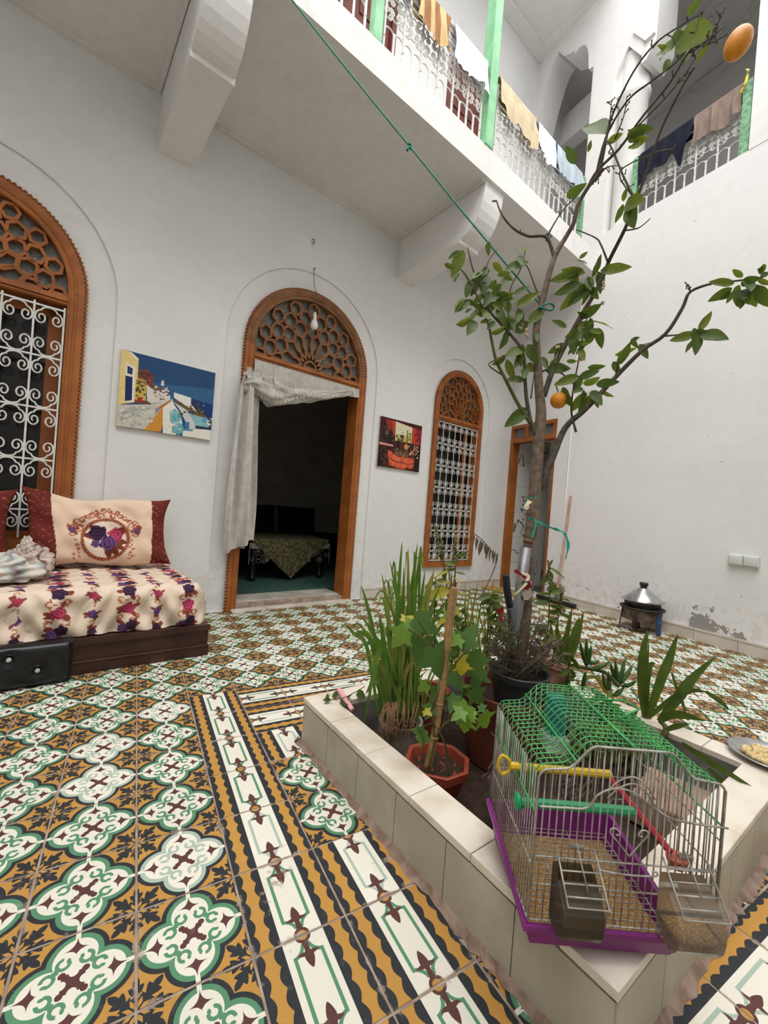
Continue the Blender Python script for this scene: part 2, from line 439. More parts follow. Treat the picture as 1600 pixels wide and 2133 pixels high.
# walls out of the frame
ol = MB(); ol.box(UL - 0.2, UL, -5.4, 0.3, 0, 7.0)
struct('wall_left', 'plain white wall at the far left of the courtyard', MA, ol, M_WALL, cat='wall')
ol = MB(); ol.box(UL, 1.0, -5.4, -5.2, 0, 7.0)
struct('wall_front', 'plain white wall behind the camera', MA, ol, M_WALL, cat='wall')

# skirting tiles
def skirting(name, M, spans, label):
    root = struct(name, label, M, cat='baseboard')
    L = 0.302; q = MB(); q.cbox(0, L - 0.003, -0.012, -0.0005, 0, 0.085, 0.002); me = q.mesh('tile', M_SKIRT)
    q = MB(); q.box(0, L - 0.003, -0.016, -0.0005, 0.087, 0.104); me2 = q.mesh('ledge_tile', M_SKIRT)
    for a, b_ in spans:
        n = max(1, round((b_ - a) / L)); s_ = (b_ - a) / n / L
        for k in range(n):
            inst('tile', me, root, T(a + (b_ - a) * k / n, 0, 0) @ Matrix.Diagonal((s_, 1, 1, 1)))
            inst('ledge_tile', me2, root, T(a + (b_ - a) * k / n, 0, 0) @ Matrix.Diagonal((s_, 1, 1, 1)))
    return root
skirting('baseboard_back', MA, [(-6.4, -3.72), (-2.25, -0.02)], 'cream tile skirting along the door wall')
skirting('baseboard_right', MBF, [(0.77, 5.3)], 'cream tile skirting along the plain right wall')

# balcony slab, brackets, gallery roof
sl = MB(); sl.box(UL, 0.0, -1.085, -0.001, 3.59, 3.81)
ceil_ = struct('ceiling', 'white underside of the upper gallery with stained concrete edge', MA, sl, M_FASCIA, cat='ceiling')
mo = MB()
for a, b_ in ((-6.3, -4.27), (-4.03, -2.12), (-1.88, -0.02)):   # thin moulding round each bay of the underside
    mo.box(a, b_, -0.03, -0.001, 3.572, 3.59); mo.box(a, a + 0.028, -1.05, -0.03, 3.572, 3.59); mo.box(b_ - 0.028, b_, -1.05, -0.03, 3.572, 3.59)
tr = struct('trim_1', 'thin plaster moulding under the gallery', MA, mo, M_FASCIA, cat='trim')
prof = [(0.0, 3.2), (-0.80, 3.2), (-0.80, 3.225), (-0.835, 3.225)] + [(-0.835 - 0.22 * math.sin(a * PI / 16), 3.225 + 0.36 * (1 - math.cos(a * PI / 16))) for a in range(1, 9)] + [(-1.055, 3.589), (0.0, 3.589)]
for k, (a, b_) in enumerate(((-6.45, -6.21), (-4.265, -4.035), (-2.115, -1.88))):
    q = MB(); q.prism(prof, a, b_, 'x'); q.box(a - 0.004, b_ + 0.004, -0.825, -0.80, 3.19, 3.23)
    struct('trim_%d' % (k + 2), ['white plaster bracket under the gallery above the left window', 'white plaster bracket under the gallery above the landscape painting', 'white plaster bracket under the gallery between door and small window'][k], MA, q, M_UP, cat='bracket')
rf = MB(); rf.box(UL, 2.9, -1.10, 0.4, 6.90, 7.15); rf.box(-0.25, 2.9, -6.0, -1.10, 6.90, 7.15)
rc = MB()
struct('ceiling_gallery', 'white ceiling over the upper gallery', MA, rf, M_UP, cat='ceiling')
mo = MB(); mo.box(-6, -0.01, -0.14, -0.002, 6.86, 6.90); mo.box(-0.16, -0.01, -1.05, -0.14, 6.86, 6.90)
struct('trim_5', 'plaster moulding along the gallery ceiling', MA, mo, M_UP, cat='trim')

# upper storey over the plain wall: pillar, arch across the gallery, side gallery
up = MB()
def lobed():      # scalloped arch across the gallery, in (s, z)
    pts = [(0.0, 3.81), (0.0, 5.95)]
    for k in range(9):
        t = k / 8; pts.append((0.02 + 0.28 * t, 6.0 + 0.70 * (1 - (1 - t) ** 2)))
    pts += [(0.32, 6.73), (0.40, 6.60), (0.50, 6.54), (0.56, 6.52)]
    for k in range(7):
        t = k / 6; pts.append((0.57 + 0.20 * math.sin(t * PI / 2), 6.47 - 0.30 * (1 - math.cos(t * PI / 2)) + 0.06 * math.sin(t * PI)))
    pts += [(0.78, 6.1), (0.84, 6.08), (0.84, 3.81)]
    return pts
up.slab([(-0.05, 3.80), (0.88, 3.80), (0.88, 6.90), (-0.05, 6.90)], [[(s_, z + 0.004) for s_, z in lobed()]], 0.0, 0.33)
struct('wall_upper', 'scalloped plaster arch across the upper gallery', MBF, up, M_UP, cat='arch')
pil = MB()
pil.box(0.86, 1.12, -0.004, 0.34, 3.80, 6.90)
pil.box(1.12, 1.42, 0.05, 0.34, 5.95, 6.90)
pil.lathe([(0.135, 4.032), (0.135, 5.42), (0.15, 5.44), (0.155, 5.47), (0.15, 5.50), (0.135, 5.52), (0.135, 5.9)], 28, (1.255, 0.165, 0))
# pointed hood above the column and stepped springing of the side arch
pil.prism([(1.09, 5.50), (1.115, 5.50), (1.115, 5.70), (1.255, 5.93), (1.40, 5.70), (1.42, 5.72), (1.42, 6.9), (1.09, 6.9)], 0.0, 0.06, 'y')
pil.prism([(1.115, 5.52), (1.255, 5.52), (1.255, 5.93), (1.115, 5.70)], 0.055, 0.3, 'y')
pil.prism([(1.40, 5.62), (1.45, 5.62), (1.54, 5.74), (1.54, 6.9), (1.40, 6.9)], 0.01, 0.33, 'y')
pil.prism([(1.30, 6.02), (1.44, 5.80), (1.53, 5.80), (1.36, 6.10)], -0.02, 0.02, 'y')
struct('pillar', 'white corner pillar of the upper gallery with round engaged column', MBF, pil, M_UP, smooth=True, cat='pillar')
rp = MB(); rp.box(2.385, 3.0, -0.004, 0.36, 4.03, 6.90)
struct('pillar', 'white pillar of the side gallery at the right edge', MBF, rp, M_UP, cat='pillar')
lt = MB(); lt.prism([(1.50, 6.6), (2.385, 6.6), (2.385, 6.9), (1.50, 6.9)], 0.0, 0.33, 'y')
struct('trim_6', 'white lintel over the side gallery opening', MBF, lt, M_UP, cat='lintel')
sg = MB(); sg.box(-2.5, 3.2, 2.0, 2.2, 3.9, 6.88); sg.box(0.9, 3.0, 1.93, 2.0, 6.80, 6.88); sg.box(3.0, 3.2, 0.37, 2.0, 3.9, 6.88); sg.box(-1.4, -1.25, 0.0, 2.0, 3.9, 6.88)
struct('wall_gallery', 'grey shaded back wall of the side gallery', MBF, sg, M_UP, cat='wall')
sf = MB(); sf.box(-2.5, 3.2, 0.25, 2.05, 3.86, 3.98); struct('floor_gallery', 'concrete floor of the side gallery', MBF, sf, M_CEMENT, cat='floor')
sl2 = MB(); sl2.box(-1.2, 0.95, 0.62, 0.80, 6.15, 6.55)
struct('trim_7', 'straight plaster lintel behind the scalloped arch', MBF, sl2, M_UP, cat='lintel')
ro = MB(); rc_ = MBF.inverted() @ at_z(1528, 22, 6.90)
ro.lathe([(0.30, 0), (0.30, -0.012), (0.275, -0.022), (0.255, -0.012), (0.17, -0.014), (0.15, -0.026), (0.06, -0.03), (0.0, -0.034)], 32, (rc_.x, rc_.y, 6.902))
for k in range(20):
    a = k * PI / 10; ro.ell((rc_.x + 0.21 * math.cos(a), rc_.y + 0.21 * math.sin(a), 6.886), 0.03, 0.03, 0.016, 8, 5)
struct('trim_8', 'round plaster rosette on the side gallery ceiling', MBF, ro, M_UP, cat='rosette')

# ---------------------------------------------------------------- windows, door, grilles
def onA(px, py, off=0.0):      # point on a plane parallel to the door wall, off metres in front of it
    r = RT * ((px - PPX) / FPX) + FW - UPV * ((py - PPY) / FPX)
    t = ((CORNER - CAM).dot(NA) - off) / r.dot(NA); p = CAM + r * t - CORNER
    return Vector((p.dot(EA), -off, p.z))
def onB(px, py, off=0.0):
    r = RT * ((px - PPX) / FPX) + FW - UPV * ((py - PPY) / FPX)
    t = ((CORNER - CAM).dot(YB) - off) / r.dot(YB); p = CAM + r * t - CORNER
    return Vector((p.dot(XB), -off, p.z))
def scroll_path():
    R = []
    for k in range(21):
        t = k / 20; a = -PI / 2 + t * 2 * PI * 1.45; r = 0.225 * (1 - t) + 0.05 * t; R.append((0.262 + r * math.cos(a), 0.36 + r * math.sin(a) * 1.05))
    mid = [(0.262 * math.sin(s * PI / 2 / 4), 0.0 + 0.124 * (1 - math.cos(s * PI / 2 / 4))) for s in range(4)]
    right = mid + R; left = [(-x, z) for x, z in reversed(right[1:])]
    return left + right
SP = scroll_path()
def scroll_mesh(name, wdt, hgt, r, mat, n=5):
    q = MB(); q.tube([(x * wdt, 0, z * hgt / 0.6) for x, z in SP], r, n); return q.mesh(name, mat, 'all', False)
def grille(parent, x0, x1, z0, z1, nc, zrows, sw, sh, rb, rs, y=0.0):
    g = MB(); g.box(x0, x0 + rb, y - rb / 2, y + rb / 2, z0, z1); g = None
    root = bpy.data.objects.new('grille', None); COL.objects.link(root); root.parent = parent; root.location = (0, y, 0)
    root['label'] = 'white wrought iron grille of scrolls'
    vb = MB(); vb.box(-rb / 2, rb / 2, -rb / 2, rb / 2, 0, z1 - z0); vm = vb.mesh('upright_bar', M_WHITEIRON)
    hb = MB(); hb.box(0, x1 - x0, -rb / 2 - 0.002, rb / 2 - 0.002, -rb / 2, rb / 2); hm = hb.mesh('cross_bar', M_WHITEIRON)
    sm = scroll_mesh('scroll', sw, sh, rs, M_WHITEIRON)
    cw = (x1 - x0) / nc
    for k in range(nc + 1): inst('upright_bar', vm, root, T(x0 + cw * k, 0, z0))
    for z, kind in zrows:
        inst('cross_bar', hm, root, T(x0, 0, z))
        for k in range(nc):
            xm = x0 + cw * (k + 0.5)
            if kind in (0, 1): inst('scroll', sm, root, T(xm, -0.003, z - rb / 2) @ Matrix.Diagonal((1, 1, -1, 1)))
            if kind in (0, 2): inst('scroll', sm, root, T(xm, -0.003, z + rb / 2))
    return root
def ring(poly, wdt):           # outline strip of a convex polygon: outer and inner loop
    c = Vector((sum(p[0] for p in poly) / len(poly), sum(p[1] for p in poly) / len(poly)))
    n = len(poly); inn = []; out = []
    for i in range(n):
        p0, p1, p2 = Vector(poly[i - 1]), Vector(poly[i]), Vector(poly[(i + 1) % n])
        e1 = (p1 - p0).normalized(); e2 = (p2 - p1).normalized(); n1 = Vector((-e1.y, e1.x)); n2 = Vector((-e2.y, e2.x))
        b_ = (n1 + n2); b_ = b_ / max(0.35, b_.length_squared) * 2 * 0.5
        b_ = b_ * 1.0
        if b_.dot(c - p1) < 0: b_ = -b_
        inn.append(tuple(p1 + b_ * wdt)); out.append(tuple(p1 - b_ * wdt * 0.15))
    return out, inn
def fretwork(R, zc, cx, y0, y1, wdt, zmin):
    q = MB()
    def put(poly):
        poly = [(cx + x * R, zc + z * R) for x, z in poly]
        if any(p[1] < zmin - 0.03 for p in poly): poly = [(p[0], max(p[1], zmin)) for p in poly]
        if max(p[1] for p in poly) - min(p[1] for p in poly) < 0.02: return
        o, i = ring(poly, wdt)
        n = len(o)
        for k in range(n):
            j = (k + 1) % n; quad = [o[k], o[j], i[j], i[k]]
            q.prism(quad, y0 + 0.0008 * (k % 3), y1, 'y')
    def pol(r, a): return (r * math.cos(a), r * math.sin(a))
    N = 8
    for k in range(N):
        a = (k + 0.5) * PI / N
        pet = [(0.15, 0), (0.33, 0.098), (0.46, 0.108), (0.56, 0.0), (0.46, -0.108), (0.33, -0.098)]
        put([(r * math.cos(a) - s * math.sin(a), r * math.sin(a) + s * math.cos(a)) for r, s in pet])
    for k in range(N + 1):
        a = k * PI / N
        for rr, sz, off in ((0.60, 0.125, 0.0), (0.895, 0.115, 0.0)):
            c = pol(rr, a); put([(c[0] + sz * math.cos(a + h * PI / 3 + off), c[1] + sz * math.sin(a + h * PI / 3 + off)) for h in range(6)])
    for k in range(N):
        a = (k + 0.5) * PI / N; c = pol(0.75, a); sz = 0.125
        put([(c[0] + sz * math.cos(a + h * PI / 3 + PI / 6), c[1] + sz * math.sin(a + h * PI / 3 + PI / 6)) for h in range(6)])
    put([pol(0.13, PI * k / 6) for k in range(7)])
    return q
def helix_along(path, r, off, pitch, n=5, seg=7):
    pts = [Vector(p) for p in path]; L = [0]
    for a, b_ in zip(pts, pts[1:]): L.append(L[-1] + (b_ - a).length)
    tot = L[-1]; N = int(tot / pitch * seg); out = []; k = 0
    for i in range(N + 1):
        s = tot * i / N
        while k < len(pts) - 2 and L[k + 1] < s: k += 1
        t = (s - L[k]) / max(1e-9, L[k + 1] - L[k]); p = pts[k].lerp(pts[k + 1], t); d = (pts[k + 1] - pts[k]).normalized()
        nx = Vector((0, 1, 0)); ny = d.cross(nx); a = s / pitch * 2 * PI; out.append(p + (nx * math.cos(a) + ny * math.sin(a)) * off)
    q = MB(); q.tube(out, r, n); return q
def arched_opening(name, label, c, hw, zs, z0, ztr, fw, mat_arch, mat_fret, sill, cat, base=0.0, dep=0.09):
    root = struct(name, label, MA @ T(c, 0, 0), cat=cat)
    inner = hw - fw; n = 28
    ao = [(hw * math.cos(PI * i / n), zs + hw * math.sin(PI * i / n)) for i in range(n + 1)]
    ai = [(inner * math.cos(PI * i / n), zs + inner * math.sin(PI * i / n)) for i in range(n + 1)]
    q = MB(); q.slab([(x * 0.997, z) for x, z in ao] + list(reversed(ai)), [], -0.012, 0.09, 'y')
    mid = hw - fw * 0.55
    q.tube([(mid * math.cos(PI * i / n), -0.012, zs + mid * math.sin(PI * i / n)) for i in range(n + 1)], 0.009, 6)
    q.tube([((inner + 0.006) * math.cos(PI * i / n), -0.010, zs + (inner + 0.006) * math.sin(PI * i / n)) for i in range(n + 1)], 0.007, 6)
    q.build('arch_frame', mat_arch, root, smooth=True)
    jm = MB(); jm.box(-0.499 * fw, 0.499 * fw, -0.012, dep, 0, zs - base); jm.tube([(0, -0.012, 0.0), (0, -0.012, zs - base)], 0.009, 6); jm.tube([(-fw * 0.4, -0.012, 0.0), (-fw * 0.4, -0.012, zs - base)], 0.006, 6)
    jme = jm.mesh('jamb', M_WOOD)
    inst('jamb', jme, root, T(hw - fw / 2, 0, base)); inst('jamb', jme, root, T(-hw + fw / 2, 0, base) @ Matrix.Diagonal((-1, 1, 1, 1)))
    q = MB(); q.box(-inner, inner, -0.006, 0.08, ztr - 0.028, ztr + 0.028); q.box(-inner, inner, -0.022, 0.0, ztr - 0.006, ztr + 0.02); q.box(-inner, inner, -0.014, 0.0, ztr - 0.022, ztr - 0.010)
    q.build('transom_rail', M_WOOD, root)
    if sill:
        q = MB(); q.box(-hw, hw, -0.02, 0.10, z0 - 0.005, z0 + 0.05); q.build('sill_rail', M_WOOD, root)
    gl = arch(0, inner, zs, ztr + 0.028, 28)
    q = MB(); q.prism(gl, 0.045, 0.05, 'y'); q.build('fanlight_glass', M_GLASSGREY, root)
    fretwork(inner * 1.0, ztr + 0.03, 0, 0.008, 0.036, 0.016 * hw / 0.55, ztr + 0.03).build('fretwork', mat_fret, root) if False else None
    R = zs + inner - (ztr + 0.03)
    fq = fretwork(R, ztr + 0.03, 0, 0.006, 0.036, (0.030 if hw > 0.45 else 0.015), ztr + 0.03)
    # squeeze sideways where the arch is narrower than tall
    kx = inner / R
    fq.v = [(x * kx, y, z) for x, y, z in fq.v]
    fq.build('fretwork', mat_fret, root)
    pth = [(-hw - 0.008, -0.008, base)] + [(-hw - 0.008, -0.008, zs)] + [(-(hw + 0.008) * math.cos(PI * i / 30), -0.008, zs + (hw + 0.008) * math.sin(PI * i / 30)) for i in range(1, 30)] + [(hw + 0.008, -0.008, zs), (hw + 0.008, -0.008, base)]
    helix_along(pth, 0.0065, 0.0055, 0.026, 5, 6).build('rope_moulding', M_WOOD, root, smooth='all')
    return root
w1 = arched_opening('window_1', 'large arched window with white scroll grille behind the daybed', *ARCHES[0][:4], 2.02, 0.085, M_WOOD, M_WOOD, True, 'window', base=0.50)
grille(w1, -0.43, 0.43, 0.56, 1.975, 6, [(1.955, 1), (1.655, 0), (1.345, 0), (1.035, 0), (0.73, 0)], 0.142, 0.112, 0.010, 0.0052, 0.0)
dr = arched_opening('door_1', 'tall arched doorway with wooden fretwork fanlight and curtain', *ARCHES[1][:4], 2.03, 0.075, M_WOODOLD, M_WOODOLD, False, 'door', dep=0.145)
w2 = arched_opening('window_2', 'small arched window with white scroll grille beside the corner', *ARCHES[2][:4], 1.965, 0.055, M_WOOD, M_WOOD, True, 'window', base=0.29)
grille(w2, -0.345, 0.345, 0.345, 1.935, 7, [(1.925, 1), (1.68, 0), (1.435, 0), (1.19, 0), (0.945, 0), (0.70, 0), (0.47, 0), (0.36, 2)], 0.094, 0.080, 0.006, 0.0030, 0.0)

# rooms behind the wall
ir = MB(); ir.box(UL, 0.6, 3.0, 3.15, 0, 3.6); ir.box(-4.3, -4.18, 0.151, 3.0, 0, 3.6)
ir.box(UL, 0.3, 0.151, 3.15, 3.42, 3.58); ir.box(UL, UL + 0.1, 0.151, 3.1, 0, 3.6); ir.box(-0.12, 0.0, 0.151, 3.0, 0, 3.6)
struct('wall_inner', 'dim grey walls of the rooms behind the arches', MA, ir, M_DARKWALL, cat='wall')
M_CARPET = plain('dark_green_carpet', (58, 92, 82), (44, 72, 64), 0.95, scale=30)
cf = MB(); cf.box(-4.18, -0.12, 0.30, 3.0, -0.01, 0.058); cf.box(-7.3, -4.3, 0.30, 3.0, -0.01, 0.03)
struct('floor_inner', 'dark green carpet of the room behind the doorway', MA, cf, M_CARPET, cat='floor')
M_MARBLE = plain('pale_marble', (206, 200, 190), (176, 168, 156), 0.3, scale=5)
th = struct('threshold', 'worn marble threshold of the arched doorway', MA, cat='threshold')
q = MB(); q.box(-3.50, -2.47, 0.0, 0.31, -0.01, 0.048); q.build('bed', M_MORTAR, th)
for k in range(3):
    q = MB(); q.cbox(-3.495 + 0.345 * k, -3.155 + 0.345 * k, 0.06, 0.305, 0.03, 0.056, 0.002); q.build('tile', M_MARBLE, th)
for k in range(4):
    q = MB(); q.cbox(-3.54 + 0.285 * k, -3.26 + 0.285 * k, -0.075, -0.002, 0.0, 0.016, 0.003); q.build('tile', M_SKIRT, th)

# dim furniture of the room
M_OLIVE = plain('olive_patterned_cloth', (112, 104, 74), (72, 66, 44), 0.9, scale=34, lo=0.46, hi=0.54)
M_LACE = plain('white_lace', (160, 158, 150), (120, 118, 112), 0.9, scale=40)
M_BLACKWOOD = plain('black_lacquered_wood', (26, 22, 20), (18, 16, 14), 0.35)
M_BLACKVEL = plain('black_velvet', (24, 22, 20), (16, 15, 14), 0.9)
M_GOLD = plain('dull_gold_thread', (92, 78, 44), (70, 58, 34), 0.7)
tb = thing('table', 'low dark table under cloths inside the arched doorway', 'table', MA @ T(-2.62, 1.2, 0.058))
q = MB(); q.rbox(-0.46, 0.46, -0.40, 0.40, 0.40, 0.435, 0.012); q.build('tabletop', M_BLACKWOOD, tb)
lg = MB(); lg.lathe([(0.03, 0), (0.045, 0.03), (0.03, 0.07), (0.025, 0.15), (0.042, 0.22), (0.03, 0.28), (0.04, 0.399)], 12); lme = lg.mesh('leg', M_BLACKWOOD, True)
for sx in (-1, 1):
    for sy in (-1, 1): inst('leg', lme, tb, T(sx * 0.40, sy * 0.34, 0))
tc = thing('tablecloth', 'olive patterned cloth hanging in a point over the inner table', 'cloth', MA @ T(-2.62, 1.2, 0.4935))
q = MB(); q.box(-0.47, 0.47, -0.41, 0.41, 0.0, 0.004); q.build('cloth_top', M_OLIVE, tc)
q = MB(); q.grid(16, 10, lambda u, v: (-0.47 + 0.94 * (v * 0.5 + u * (1 - v)), -0.416 - 0.012 * math.sin(u * 9) * v, 0.003 - 0.42 * v)); q.build('hanging_point', M_OLIVE, tc)
lc = thing('lace_cloth', 'white lace cloth edging under the olive tablecloth', 'cloth', MA @ T(-2.62, 1.2, 0.058))
q = MB()
for k in range(60):
    x = random.uniform(-0.46, 0.46); z = random.uniform(0.2, 0.33); r = random.uniform(0.014, 0.024)
    q.tube([(x + r * math.cos(a * PI / 4), -0.407, z + r * math.sin(a * PI / 4)) for a in range(8)], 0.0018, 4, True)
q.tube([(-0.47, -0.407, 0.18), (-0.47, -0.407, 0.4)], 0.004, 5); q.tube([(0.475, -0.407, 0.17), (0.47, -0.407, 0.4)], 0.004, 5); q.box(-0.462, 0.462, -0.408, -0.406, 0.34, 0.398)
q.build('lace', M_LACE, lc)
bs = thing('banquette', 'black velvet banquette along the dim back wall', 'sofa', MA @ T(-2.4, 2.55, 0.058))
q = MB(); q.rbox(-1.5, 1.6, -0.40, 0.40, 0, 0.36, 0.03); q.build('seat', M_BLACKVEL, bs)
def pillow_grid(q, wx, wz, th_, n=14, mi=0):
    def f(sgn):
        def g(u, v):
            x, z = (u - 0.5) * 2, (v - 0.5) * 2; e = max(0.0, (1 - x ** 4) * (1 - z ** 4)) ** 0.45
            pin = 1 + 0.06 * (abs(x * z))
            return (x * wx / 2 * (1 - 0.06 * (1 - x * x) * 0) * pin, sgn * th_ / 2 * e, wz / 2 * z * pin - wz * 0.03 * (1 - x * x) * (1 if z > 0 else -1) * -0.5 * 0)
        return g
    q.grid(n, n, f(-1), mi); q.grid(n, n, f(1), mi)
for k, x in enumerate((-2.98, -2.28, -1.58)):
    pc = thing('cushion', ['black cushion with gold medallion at the left of the dim banquette', 'black cushion with gold medallion in the middle of the dim banquette', 'black cushion with gold medallion at the right end of the dim banquette'][k], 'cushion', MA @ T(x, 2.72, 0.635) @ RX(-0.15), 'dark cushions on the inner banquette')
    q = MB(); pillow_grid(q, 0.62, 0.36, 0.16); q.build('pad', M_BLACKVEL, pc, smooth='all')
    q = MB(); q.tube([(0.10 * math.cos(a * PI / 10) * (1 + 0.12 * math.cos(a * PI / 2.5)), -0.085, 0.10 * math.sin(a * PI / 10) * (1 + 0.12 * math.cos(a * PI / 2.5))) for a in range(20)], 0.004, 4, True); q.build('medallion', M_GOLD, pc)

# wooden casement shutters seen behind the grilles
for c, hw, z0, nm in ((-1.015, 0.405, 0.33, 'brown inner casement behind the small window grille'), (-5.125, 0.525, 0.54, 'brown inner casement behind the large window grille')):
    sh = thing('casement', nm, 'casement', MA @ T(c, 0.11, z0))
    hh = 1.60 if hw < 0.5 else 1.44
    q = MB(); q.box(hw - 0.17, hw - 0.10, 0.0, 0.035, 0, hh); q.box(-hw + 0.06, -hw + 0.10, 0.0, 0.035, 0, hh); q.box(-hw + 0.06, hw - 0.1, 0.0, 0.03, 0, 0.05); q.box(-hw + 0.06, hw - 0.1, 0.0, 0.03, hh - 0.05, hh); q.build('frame', M_WOOD, sh)
    q = MB(); q.box(-hw + 0.10, hw - 0.17, 0.012, 0.018, 0.05, hh - 0.05); q.build('pane', plain('dark_pane', (22, 21, 20), None, 0.15), sh)

# ---------------------------------------------------------------- curtain of the doorway
M_CURT = plain('grey_white_curtain', (196, 192, 185), (180, 175, 167), 0.9, scale=20, bmp=0.2, bscale=200, **{'Sheen Weight': 0.15})
cu = thing('curtain', 'grey-white curtain knotted up and swept over the left jamb', 'curtain', MA)
def val(u, v):
    x = -3.495 + 1.02 * u; zb = 1.80 + 0.12 * u; z = 2.0 + (zb - 2.0) * v
    return (x, -0.026 - 0.010 * math.sin(u * 150 + 2 * math.sin(u * 17)) * (0.4 + 0.6 * v) - 0.012 * v, z)
q = MB(); q.grid(240, 6, val); q.build('valance', M_CURT, cu, smooth='all')
swp = spline([onA(508, 790, 0.07), onA(530, 792, 0.07), onA(560, 808, 0.09), onA(590, 818, 0.10), onA(625, 820, 0.09), onA(660, 820, 0.08), onA(700, 817, 0.07), onA(733, 813, 0.045)], 10)
NS = len(swp)
def swag(u, v):
    i = min(NS - 1, int(u * (NS - 1))); p = swp[i]; th_ = v * 2 * PI
    R = (0.062 + 0.045 * math.exp(-((u - 0.33) / 0.13) ** 2)) * (1 - 0.62 * u ** 2.2)
    k = 1 + 0.17 * math.sin(4 * th_ + 13 * u) + 0.10 * math.sin(9 * th_ - 21 * u) + 0.05 * math.sin(15 * th_ + 40 * u)
    return (p.x + 0.02 * math.sin(3 * th_ + 6 * u) * R * 8, p.y - R * 0.75 * k * math.cos(th_), p.z - 0.012 + R * k * math.sin(th_) * (1.15 if math.sin(th_) < 0 else 0.9))
q = MB(); q.grid(110, 40, swag); q.build('swag', M_CURT, cu, smooth='all')
LE = [onA(*p, 0.07) for p in ((513, 772), (499, 800), (487, 870), (477, 960), (468, 1060), (463, 1153))]
RE = [onA(*p, 0.07) for p in ((528, 776), (534, 800), (535, 870), (534, 960), (533, 1060), (530, 1128))]
LE = spline(LE, 8); RE = spline(RE, 8); ND = len(LE)
def drape(u, v):
    i = min(ND - 1, round(v * (ND - 1))); a, b_ = LE[i], RE[i]; p = a.lerp(b_, u)
    amp = 0.030 * min(1, 0.35 + v * 1.4)
    f = math.sin(u * 11 + 1.2 * math.sin(v * 3)) + 0.5 * math.sin(u * 23 + v * 4 + 1)
    zz = p.z + (0.03 * math.exp(-((u - 0.86) / 0.1) ** 2) if v > 0.98 else 0)
    return (p.x, -0.075 - amp * f - 0.02 * math.sin(v * PI), zz)
q = MB(); q.grid(64, ND - 1, drape); q.build('drape', M_CURT, cu, smooth='all')
q = MB(); q.grid(20, 24, lambda u, v: (-3.555 + 0.10 * u + 0.02 * math.sin(v * 4), -0.03 - 0.018 * math.sin(u * 8), 1.92 - 1.42 * v)); q.build('back_fold', M_CURT, cu, smooth='all')
bulb = thing('light_bulb', 'white light bulb hanging on a twisted wire before the fanlight', 'bulb', MA @ T(0, 0, 0))
bp = onA(655, 672, 0.06)
q = MB(); q.lathe([(0.0, -0.062), (0.02, -0.058), (0.032, -0.04), (0.034, -0.022), (0.026, 0.004), (0.015, 0.026), (0.014, 0.036)], 16, bp); q.build('globe', plain('white_bulb_glass', (226, 224, 220), None, 0.25), bulb, smooth=True)
q = MB(); q.lathe([(0.016, 0.034), (0.017, 0.06), (0.012, 0.07), (0.010, 0.085), (0.004, 0.09)], 12, bp); q.build('socket', plain('cream_plastic', (222, 214, 196), None, 0.4), bulb, smooth=True)
hk = onA(654, 562, 0.02)
wp = spline([bp + Vector((0, 0, 0.085)), bp + Vector((0.012, 0.01, 0.14)), bp + Vector((-0.012, 0.02, 0.2)), bp + Vector((0.014, 0.02, 0.25)), bp + Vector((-0.012, 0.03, 0.32)), hk + Vector((0, -0.005, -0.02)), hk + Vector((0.01, 0, 0.02)), hk + Vector((0, 0.015, 0.01))], 6)
q = MB(); q.tube(wp, 0.003, 5); q.build('wire', plain('grey_wire', (90, 88, 86), None, 0.5), bulb, smooth='all')
hp = onA(651, 503, 0.0)
hook = thing('wall_hook', 'small metal hook in the wall high above the doorway', 'hook', MA)
q = MB(); q.tube(spline([hp + Vector((0, 0.005, 0.015)), hp + Vector((0, -0.02, 0.012)), hp + Vector((0.004, -0.03, -0.01)), hp + Vector((0.0, -0.02, -0.025)), hp + Vector((0, -0.008, -0.016))], 5), 0.004, 6); q.build('hook_wire', plain('dull_steel', (130, 128, 124), None, 0.4, 0.8), hook, smooth='all')

# ---------------------------------------------------------------- planter
pln = thing('planter', 'low square planter faced with cream and beige tiles', 'planter', MP)
CW = 0.10
q = MB()
q.slab([(0.012, -PLD + 0.012), (PLW - 0.012, -PLD + 0.012), (PLW - 0.012, -0.012), (0.012, -0.012)], [[(CW, -PLD + CW), (PLW - CW, -PLD + CW), (PLW - CW, -CW), (CW, -CW)]], -0.004, PLH - 0.018, 'z')
q.build('wall_core', M_CEMENT, pln)
def run(n, L0, L1): return [(L0 + (L1 - L0) * k / n, L0 + (L1 - L0) * (k + 1) / n) for k in range(n)]
G = 0.0012
def ctile(x0, x1, y0, y1):
    q = MB(); q.cbox(x0 + G, x1 - G, y0 + G, y1 - G, PLH - 0.018, PLH + random.uniform(-0.001, 0.0008), 0.0015); q.build('coping_tile', M_COPING, pln)
for a, b_ in run(5, 0.0, PLD - CW):
    ctile(0.0, CW, -b_, -a); ctile(PLW - CW, PLW, -b_ - CW, -a - CW)
for a, b_ in run(5, CW, PLW): ctile(a, b_, -CW, 0.0)
for a, b_ in run(5, 0.0, PLW - CW): ctile(a, b_, -PLD, -PLD + CW)
def stile(x0, x1, y0, y1):
    q = MB(); q.box(x0, x1, y0, y1, 0.0, PLH - 0.024); q.build('side_tile', M_SIDE, pln)
for a, b_ in run(6, 0.004, PLD - 0.004):
    stile(0.002, 0.0115, -b_ + G, -a - G); stile(PLW - 0.0115, PLW - 0.002, -b_ + G, -a - G)
for a, b_ in run(6, 0.004, PLW - 0.004):
    stile(a + G, b_ - G, -0.0115, -0.002); stile(a + G, b_ - G, -PLD + 0.002, -PLD + 0.0115)
q = MB()
def soilz(u, v): return (CW + (PLW - 2 * CW) * u, -CW - (PLD - 2 * CW) * v, 0.006 + 0.004 * math.sin(u * 23) * math.sin(v * 19))
